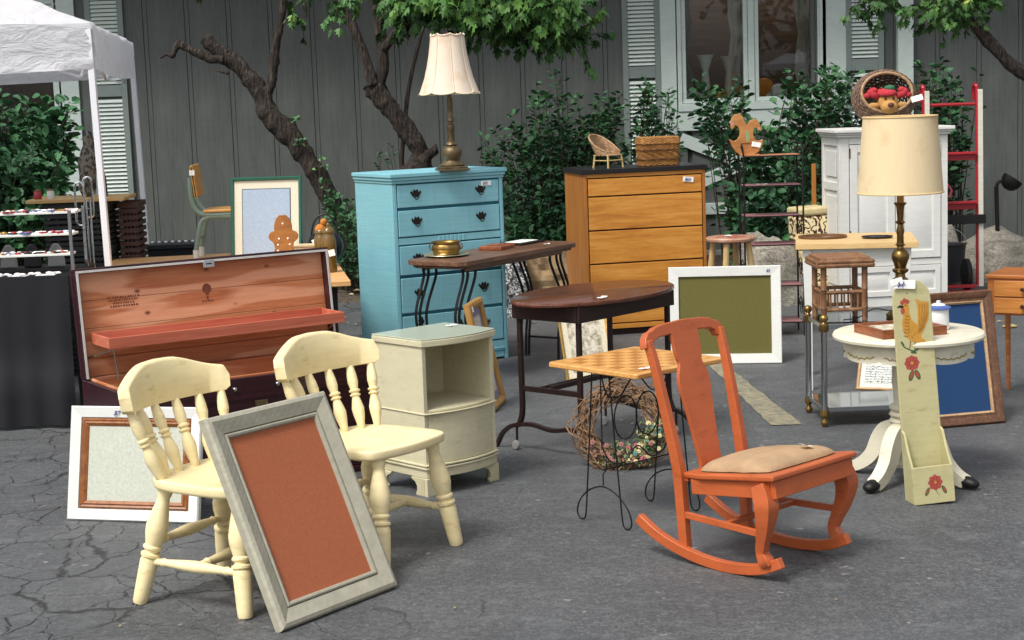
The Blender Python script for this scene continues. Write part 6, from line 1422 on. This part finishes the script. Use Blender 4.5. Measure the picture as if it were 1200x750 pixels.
# tiered jewellery shelves
ds = root('display_shelves', 'three tier chrome and white display rack of jewellery on the black clothed table', 'rack', (-2.33, 8.70, .797), .03)
JW = [flat('jewel_silver', '#c9c9c9', .3, .7), flat('jewel_white', '#e3e0e0', .6), flat('jewel_black', '#1c1c1e', .4), flat('jewel_red', '#a33038', .5), flat('jewel_gold', '#b8924c', .35, .6), flat('jewel_blue', '#4a5f8c', .5)]
for i, (z, d) in enumerate(((.09, .04), (.19, .13), (.30, .22))):
    MB().box(-1.4, .02 - .0 * i, d, d + .13, z, z + .012).o('shelf', M_['white_paint'], ds, .002)
    for q in range(6):
        b = MB()
        for k in range(26):
            x = random.uniform(-1.3, .0); r_ = random.uniform(.006, .018); y = d + random.uniform(.01, .10)
            if random.random() < .5: b.ball((x, y, z + .014 + r_ * .3), r_, r_ * .8, r_ * .45, 7)
            else: b.box(-r_ * 1.6, r_ * 1.6, -r_, r_, 0, r_ * .5, T((x, y, z + .0125)) @ RZ(random.uniform(0, 3)))
        stuff(b.o('jewellery', JW[q] if q else JW[1], ds, smooth=60))
    for k in range(9):
        x = -1.2 + k * .145 + random.uniform(-.03, .03); MB().box(-.035, .035, -.02, .02, 0, .004, T((x, d + .06, z + .0130)) @ RX(.25)).o('jewel_card', M_['tag_paper'], ds)
for x in (.03, -.70, -1.41):
    for y in (.03, .36): MB().box(x - .008, x + .008, y - .008, y + .008, 0, .33 if y > .1 else .33).o('upright', M_['chrome'], ds, .001)
b = MB()
for k in range(90):
    x = random.uniform(-1.5, -.02); r_ = random.uniform(.006, .02); b.ball((x, random.uniform(-.09, .0), .004 + r_ * .3), r_, r_ * .8, r_ * .4, 7)
for k in range(10): b.box(-.05, .05, -.03, .03, 0, .003, T((-1.35 + .14 * k, -.06, .001)) @ RZ(random.uniform(-.2, .2)))
stuff(b.o('jewellery', JW[1], ds, smooth=60))
for k in range(5):
    x = -.15 - k * .13; P = Vector((x, .30, 0)); b = MB(); c_ = random.choice((1, 2, 5))
    b.prism([(-.05, 0), (.05, 0), (.04, .09), (.015, .13), (-.015, .13), (-.04, .09)], -.01, .01, T((ds.location.x + x, 9.08, .797 + .0)) @ XZ)
    tag(b.o('necklace_stand', JW[c_] if k % 2 else flat('grey_bust%d' % k, '#8a8c8e', .6), None, .01), ['white', 'grey', 'black', 'grey', 'pale'][k] and ['necklace stand nearest the trombone end of the jewellery rack', 'second necklace stand from the right behind the jewellery rack', 'middle necklace stand behind the jewellery rack', 'fourth necklace stand from the right behind the jewellery rack', 'necklace stand furthest left behind the jewellery rack'][k], 'stand', 'necklace stands behind the jewellery shelves')
# trombone on stand
P = at(98, 300, 9.0)
tn = root('trombone', 'silvery slide trombone hung upright at the end of the jewellery rack', 'trombone', (-2.345, 9.2, .0), 0)
def loop(cx, z0, z1, wd, y, nm='tube_loop'):
    r_ = wd / 2; pts = [(cx + r_ * cos(a), y, z1 - r_ + r_ * sin(a)) for a in [pi * k / 8 for k in range(9)]] + [(cx + r_ * cos(a), y, z0 + r_ + r_ * sin(a)) for a in [pi + pi * k / 8 for k in range(9)]]
    MB().tube(pts, .0065, 8, closed=True).o(nm, M_['chrome'], tn)
loop(-.015, 1.01, 1.25, .05, 0); loop(.025, 1.05, 1.275, .045, .03)
for x in (.015, .035): MB().tube([(x, .015, .62), (x, .015, 1.15)], .006, 8).o('slide_tube', M_['chrome'], tn)
MB().tube([(-.03, .01, 1.10), (.045, .02, 1.10)], .004, 6).o('stay', M_['chrome'], tn); MB().lathe([(.006, .62), (.01, .60), (.03, .3), (.06, .01), (.075, 0)], 16, T((.025, .015, 0))).o('stand_post', M_['black_iron'], tn)
# crates with a board
BCR = flat('black_crate', '#1f2022', .55, 0, .15); BRC = flat('brown_crate', '#4a3028', .55, 0, .2)
def crate(label, x, y, z, w_, d_, h_, mt, yaw=0, n=7):
    r = root('crate', label, 'crate', (x, y, z), yaw, 'stacked plastic crates')
    for k in range(n):
        zz_ = .004 + (h_ - .03) * k / n; MB().box(0, w_, 0, .012, zz_, zz_ + (h_ - .03) / n * .62).box(0, w_, d_ - .012, d_, zz_, zz_ + (h_ - .03) / n * .62).box(w_ - .012, w_, .0125, d_ - .0125, zz_, zz_ + (h_ - .03) / n * .62).box(0, .012, .0125, d_ - .0125, zz_, zz_ + (h_ - .03) / n * .62).o('slat', mt, r)
    MB().box(-.006, w_ + .006, -.006, .0, h_ - .035, h_).box(-.006, w_ + .006, d_, d_ + .006, h_ - .035, h_).box(-.006, 0, 0, d_, h_ - .035, h_).box(w_, w_ + .006, 0, d_, h_ - .035, h_).o('rim', mt, r, .002)
    for k in range(6): MB().box(w_ * k / 5 - .006 if k else .0125, w_ * k / 5 + .006 if k < 5 else w_ - .0125, .0125, .022, 0, h_ - .036).o('rib', mt, r)
    for k in range(1, 5): MB().box(w_ - .022, w_ - .0125, d_ * k / 5, d_ * k / 5 + .01, 0, h_ - .036).o('rib', mt, r)
    MB().box(.023, w_ - .023, .023, d_ - .023, 0, .01).o('floor', mt, r); MB().box(.03, w_ - .03, .03, d_ - .03, .0105, h_ - .05).o('contents', flat('crate_dark', '#161618', .8) if 'crate_dark' not in bpy.data.materials else bpy.data.materials['crate_dark'], r)
for i, z in enumerate((0, .27, .54, .81)): crate(['bottom black plastic crate of the stack under the pale board', 'second black plastic crate from the ground under the pale board', 'third black plastic crate from the ground under the pale board', 'topmost black plastic crate directly under the pale board'][i], -2.86, 10.25, z, .40, .34, .268, BCR, .05)
crate('tall brown plastic crate standing on end right of the black crate stack', -2.44, 10.42, .66, .12, .30, .40, BRC, .05, 9)
crate('brown plastic crate lying under the upright brown crate', -2.44, 10.42, .0, .12, .30, .655, BRC, .05, 9)
q = MB().box(-.45, .15, -.01, .42, 0, .022); tag(q.o('plywood_board', wood('plywood', '#a8824c', '#c9a468', '#dcc08c', (4, 40, 40), .6), None, .003, loc=(-2.50, 10.22, 1.083), rot=(0, 0, .05)), 'pale plywood board lying over the stacked black crates', 'board')
sp2 = root('patterned_figure', 'dark speckled narrow carved figure leaning on the plywood board', 'figure', (-2.62, 10.4, 1.106), .1, None, ry=.08)
def speck(name):
    s = N(name); n1 = s.noise(s.map((30, 30, 18)), 1, 5, .7); s.base(s.ramp(n1, [(.45, C('#1c1a1a')), (.52, C('#8d867a')), (.6, C('#2a2522'))])); s.set(.5); return s.m
MB().lathe([(.03, 0), (.055, .05), (.05, .12), (.062, .20), (.045, .28), (.03, .32), (.035, .36), (.02, .40), (0, .41)], 16, Matrix.Diagonal((1, .5, 1, 1))).o('body', speck('speckled'), sp2, smooth=60); MB().tube([(.03, .0, .36), (.10, .02, .12), (.115, .02, 0)], .010, 8).o('arm', L('black_iron', flat), sp2)
for i, (dx, col, lab) in enumerate(((-.30, '#a33038', 'small red jar at the left end of the plywood board'), (-.22, '#d8d8d4', 'small white cup on the plywood board'))):
    q = root('jar' if i == 0 else 'cup', lab, 'jar' if i == 0 else 'cup', (-2.60 + dx, 10.3, 1.106)); MB().lathe([(0, 0), (.022, 0), (.025, .02), (.022, .045), (.018, .05), (0, .05)], 14).o('body', paint('jar' + col[1:], col, .3), q, smooth=60); MB().lathe([(.02, .0505), (.02, .058), (0, .06)], 14).o('lid', M_['brass'], q)
# small black table behind the second tent leg
q = root('side_table', 'low black table with small pale trinkets by the tent leg', 'table', (-2.43, 11.1, 0), .05)
MB().box(0, .34, 0, .3, .70, .73).o('top', BCR, q, .003); MB().box(.01, .33, .01, .29, .30, .6995).o('cloth_skirt', NAVY, q); 
for x in (.02, .29): 
    for y in (.02, .25): MB().box(x, x + .03, y, y + .03, 0, .2995).o('leg', BCR, q)
tk = MB()
for k in range(7): tk.ball((-2.40 + .045 * k, 11.18, .742), .012, .01, .008, 7)
stuff(tk.o('trinkets', JW[1], None, smooth=60), 'row of small pale trinkets on the low black table', 'trinkets')

# ---- canopy tent
TW = paint('tent_white', '#e6e7ec', .7, .02, (2, 2, 2), None, 0)
def tentcloth(name):
    s = N(name); v = s.map(); n1 = s.noise(s.map((1, 1, 2.2)), 4, 7, .6, .6); s.base(C('#e9eaee')); s.set(.75, 0, .3); s.bump(n1, .8, .06)
    tr_ = s.n('ShaderNodeBsdfTranslucent'); tr_.inputs[0].default_value = C('#e8e9ee'); mx = s.n('ShaderNodeMixShader'); mx.inputs[0].default_value = .42
    s.l(s.b.outputs[0], mx.inputs[1]); s.l(tr_.outputs[0], mx.inputs[2]); s.l(mx.outputs[0], s.out.inputs[0]); return s.m
TC = tentcloth('tent_cloth')
tt = root('canopy_tent', 'white pop up canopy tent with slim white legs at the upper left', 'tent', (-2.19, 9.0, 0))
A_ = Vector((-2.19, 9.0, 0)); d1_ = Vector((-.44, 3.0, 0)); d2v = Vector((-3.0, -.44, 0)); o_ = A_.copy()
cor = [Vector((0, 0, 0)), d1_, d1_ + d2v, d2v]; ctr_ = (d1_ + d2v) / 2
ZV0, ZV1 = 1.86, 2.10; peak = ctr_ + Vector((0, 0, 2.95)); b = MB()
for k in range(4):   # roof panels, slightly sagging, and valances with ripples
    p, q = cor[k] * 1.0, cor[(k + 1) % 4] * 1.0; n = 16; vs = []
    for i in range(n + 1):
        for j in range(n + 1):
            s_, t_ = i / n, j / n; e = p.lerp(q, s_) + Vector((0, 0, ZV1)); r_ = e.lerp(peak, t_); r_.z -= .10 * sin(pi * t_) * (.6 + .4 * sin(pi * s_)) + .012 * noise.noise(r_ * 3) + .02 * noise.noise(r_ * 8) * (1 - t_); vs.append(r_)
    b.add(vs, [(i * (n + 1) + j, (i + 1) * (n + 1) + j, (i + 1) * (n + 1) + j + 1, i * (n + 1) + j + 1) for i in range(n) for j in range(n)])
rf = b.o('canopy', TC, tt, smooth=180)
for k in range(4):
    p, q = cor[k], cor[(k + 1) % 4]; out = (p + q) / 2 - ctr_; out.z = 0; out.normalize(); n = 60; m = 8; vs = []; b = MB()
    for i in range(n + 1):
        for j in range(m + 1):
            s_, t_ = i / n, j / m; e = p.lerp(q, s_); z = ZV1 - (ZV1 - ZV0) * t_ - (.03 * sin(pi * s_) * t_); bul = (.02 * noise.noise((s_ * 14 + k * 9, t_ * 2.5, 0)) + .014 * noise.noise((s_ * 40, t_ * 6, k))) * (.3 + t_)
            vs.append(e + out * (.006 + bul) + Vector((0, 0, z)))
    b.add(vs, [(i * (m + 1) + j, (i + 1) * (m + 1) + j, (i + 1) * (m + 1) + j + 1, i * (m + 1) + j + 1) for i in range(n) for j in range(m)]); b.o('valance', TC, tt, smooth=180)
for k in range(4):
    p = cor[k] * .992 + ctr_ * .008; lean = Vector((.055, 0, 0)) if k < 2 else Vector((0, 0, 0))
    lg = MB().tube([p + lean * .45 + Vector((0, 0, .70 + .12 * (k == 1))), p + Vector((0, 0, ZV1 - .03))], .024, 4, up=(1, 0, 0)).o('leg', TW, tt, .003); MB().tube([p + lean + Vector((0, 0, .02)), p + lean * .45 + Vector((0, 0, .70 + .12 * (k == 1) - .001))], .018, 4, up=(1, 0, 0)).o('lower_leg', TW, lg, .002); MB().box(p.x + lean.x - .05, p.x + lean.x + .05, p.y - .05, p.y + .05, 0, .008).o('foot_plate', TW, lg)
    q = cor[(k + 1) % 4]
    for s0, z0_, z1_ in ((0, 1.80, 2.04), (.25, 2.04, 1.80), (.5, 1.80, 2.04), (.75, 2.04, 1.80)): MB().tube([p.lerp(q, s0 + .005) * .96 + ctr_ * .04 + Vector((0, 0, z0_ + .02)), p.lerp(q, s0 + .245) * .96 + ctr_ * .04 + Vector((0, 0, z1_ + .02))], .010, 4).o('truss_bar', TW, tt)
MB().tube([ctr_ + Vector((0, 0, 2.2)), peak - Vector((0, 0, .02))], .018, 6).o('centre_pole', TW, tt)

tt2 = copy_tree(tt); tt2.location = (9.2, -7.2, 0); tt2['label'] = 'white canopy tent across the aisle, behind the photographer'

# ================================================================ odds behind
def crumple(name, cat, lab, loc, w_, d_, h_, mt, yaw=0, amp=.025, seed=0):
    import bmesh
    bm = bmesh.new(); bmesh.ops.create_cube(bm, size=1); bmesh.ops.subdivide_edges(bm, edges=bm.edges[:], cuts=11, use_grid_fill=True)
    for v in bm.verts:
        p = Vector((v.co.x * w_, v.co.y * d_, (v.co.z + .5) * h_)); k = noise.noise(p * 9 + Vector((seed, 0, 0))) + .6 * abs(noise.noise(p * 20 + Vector((seed, 0, 0)))); tp = 1 - .12 * (v.co.z + .5)
        v.co = Vector((p.x * tp, p.y * tp, p.z)) + Vector((v.co.x, v.co.y, .3 * (v.co.z + .5))).normalized() * k * amp * 1.6
    me = bpy.data.meshes.new(name); bm.to_mesh(me); bm.free(); me.materials.append(mt); me.polygons.foreach_set('use_smooth', [False] * len(me.polygons)); return tag(link(name, me, None, loc, (0, 0, yaw)), lab, cat)
P = G(643, 352)
crumple('paper_bag', 'bag', 'crumpled brown paper bag behind the iron legged table', (.28, 12.5, 0), .36, .2, .50, flat('kraft', '#a58a66', .8, 0, .12, 10, .3), .1)
def print_bag(name):
    s = N(name); n1 = s.noise(s.map((1, 1, 1)), 26, 5, .7, 1.5); n2 = s.noise(s.map((60, 60, 160)), 1, 2); s.base(s.ramp(s.math('MULTIPLY', n1, s.math('ADD', n2, .5)), [(.44, C('#d5d5d2')), (.5, C('#3a3c40'))])); s.set(.6); return s.m
crumple('printed_bag', 'bag', 'white bag with dark printed scribbles between the blue chest and paper bag', (.02, 12.3, 0), .22, .2, .46, print_bag('printed_bag'), .1, .02, 4)
MB().box(-.3, .3, -.05, .25, 0, .05)
P = at(948, 260, 12.6)
def ornate(name):
    s = N(name); v = s.map(); w1 = s.n('ShaderNodeTexWave', bands_direction='X'); w1.inputs['Scale'].default_value = 6; w1.inputs['Distortion'].default_value = 14; w1.inputs['Detail Scale'].default_value = 3; s.l(v, w1.inputs[0]); n1 = s.noise(v, 30, 3, .6)
    s.base(s.ramp(s.math('ADD', s.math('MULTIPLY', w1.outputs['Fac'], .6), s.math('MULTIPLY', n1, .4)), [(.38, C('#4a1f1c')), (.46, C('#d6c08a')), (.7, C('#e6d9ae'))])); s.set(.6); return s.m
og = root('folded_rug', 'folded cream and maroon patterned rug stacked left of the white cabinet', 'rug', (2.20, 12.55, .0), .12, None, ry=-.04)
OR_ = ornate('rug_pattern'); OC = fabric('rug_cream', '#c9b98c')
for i, (z0, h_, mt) in enumerate(((0, .16, OC), (.163, .14, OR_), (.306, .10, OC), (.409, .06, OR_), (.472, .035, OR_), (.51, .15, OR_), (.663, .06, OC))):
    MB().box(-.005 * i, .22, -.10 + .01 * (i % 2), .16, z0, z0 + h_).o('fold', mt, og, .02, seg=3)
q = MB().box(-.016, .016, -.016, .016, 0, 1.04); tag(q.o('wooden_post', OAKS, None, .003, loc=(2.345, 12.75, 0)), 'thin tan wooden post standing behind the folded rug', 'post')
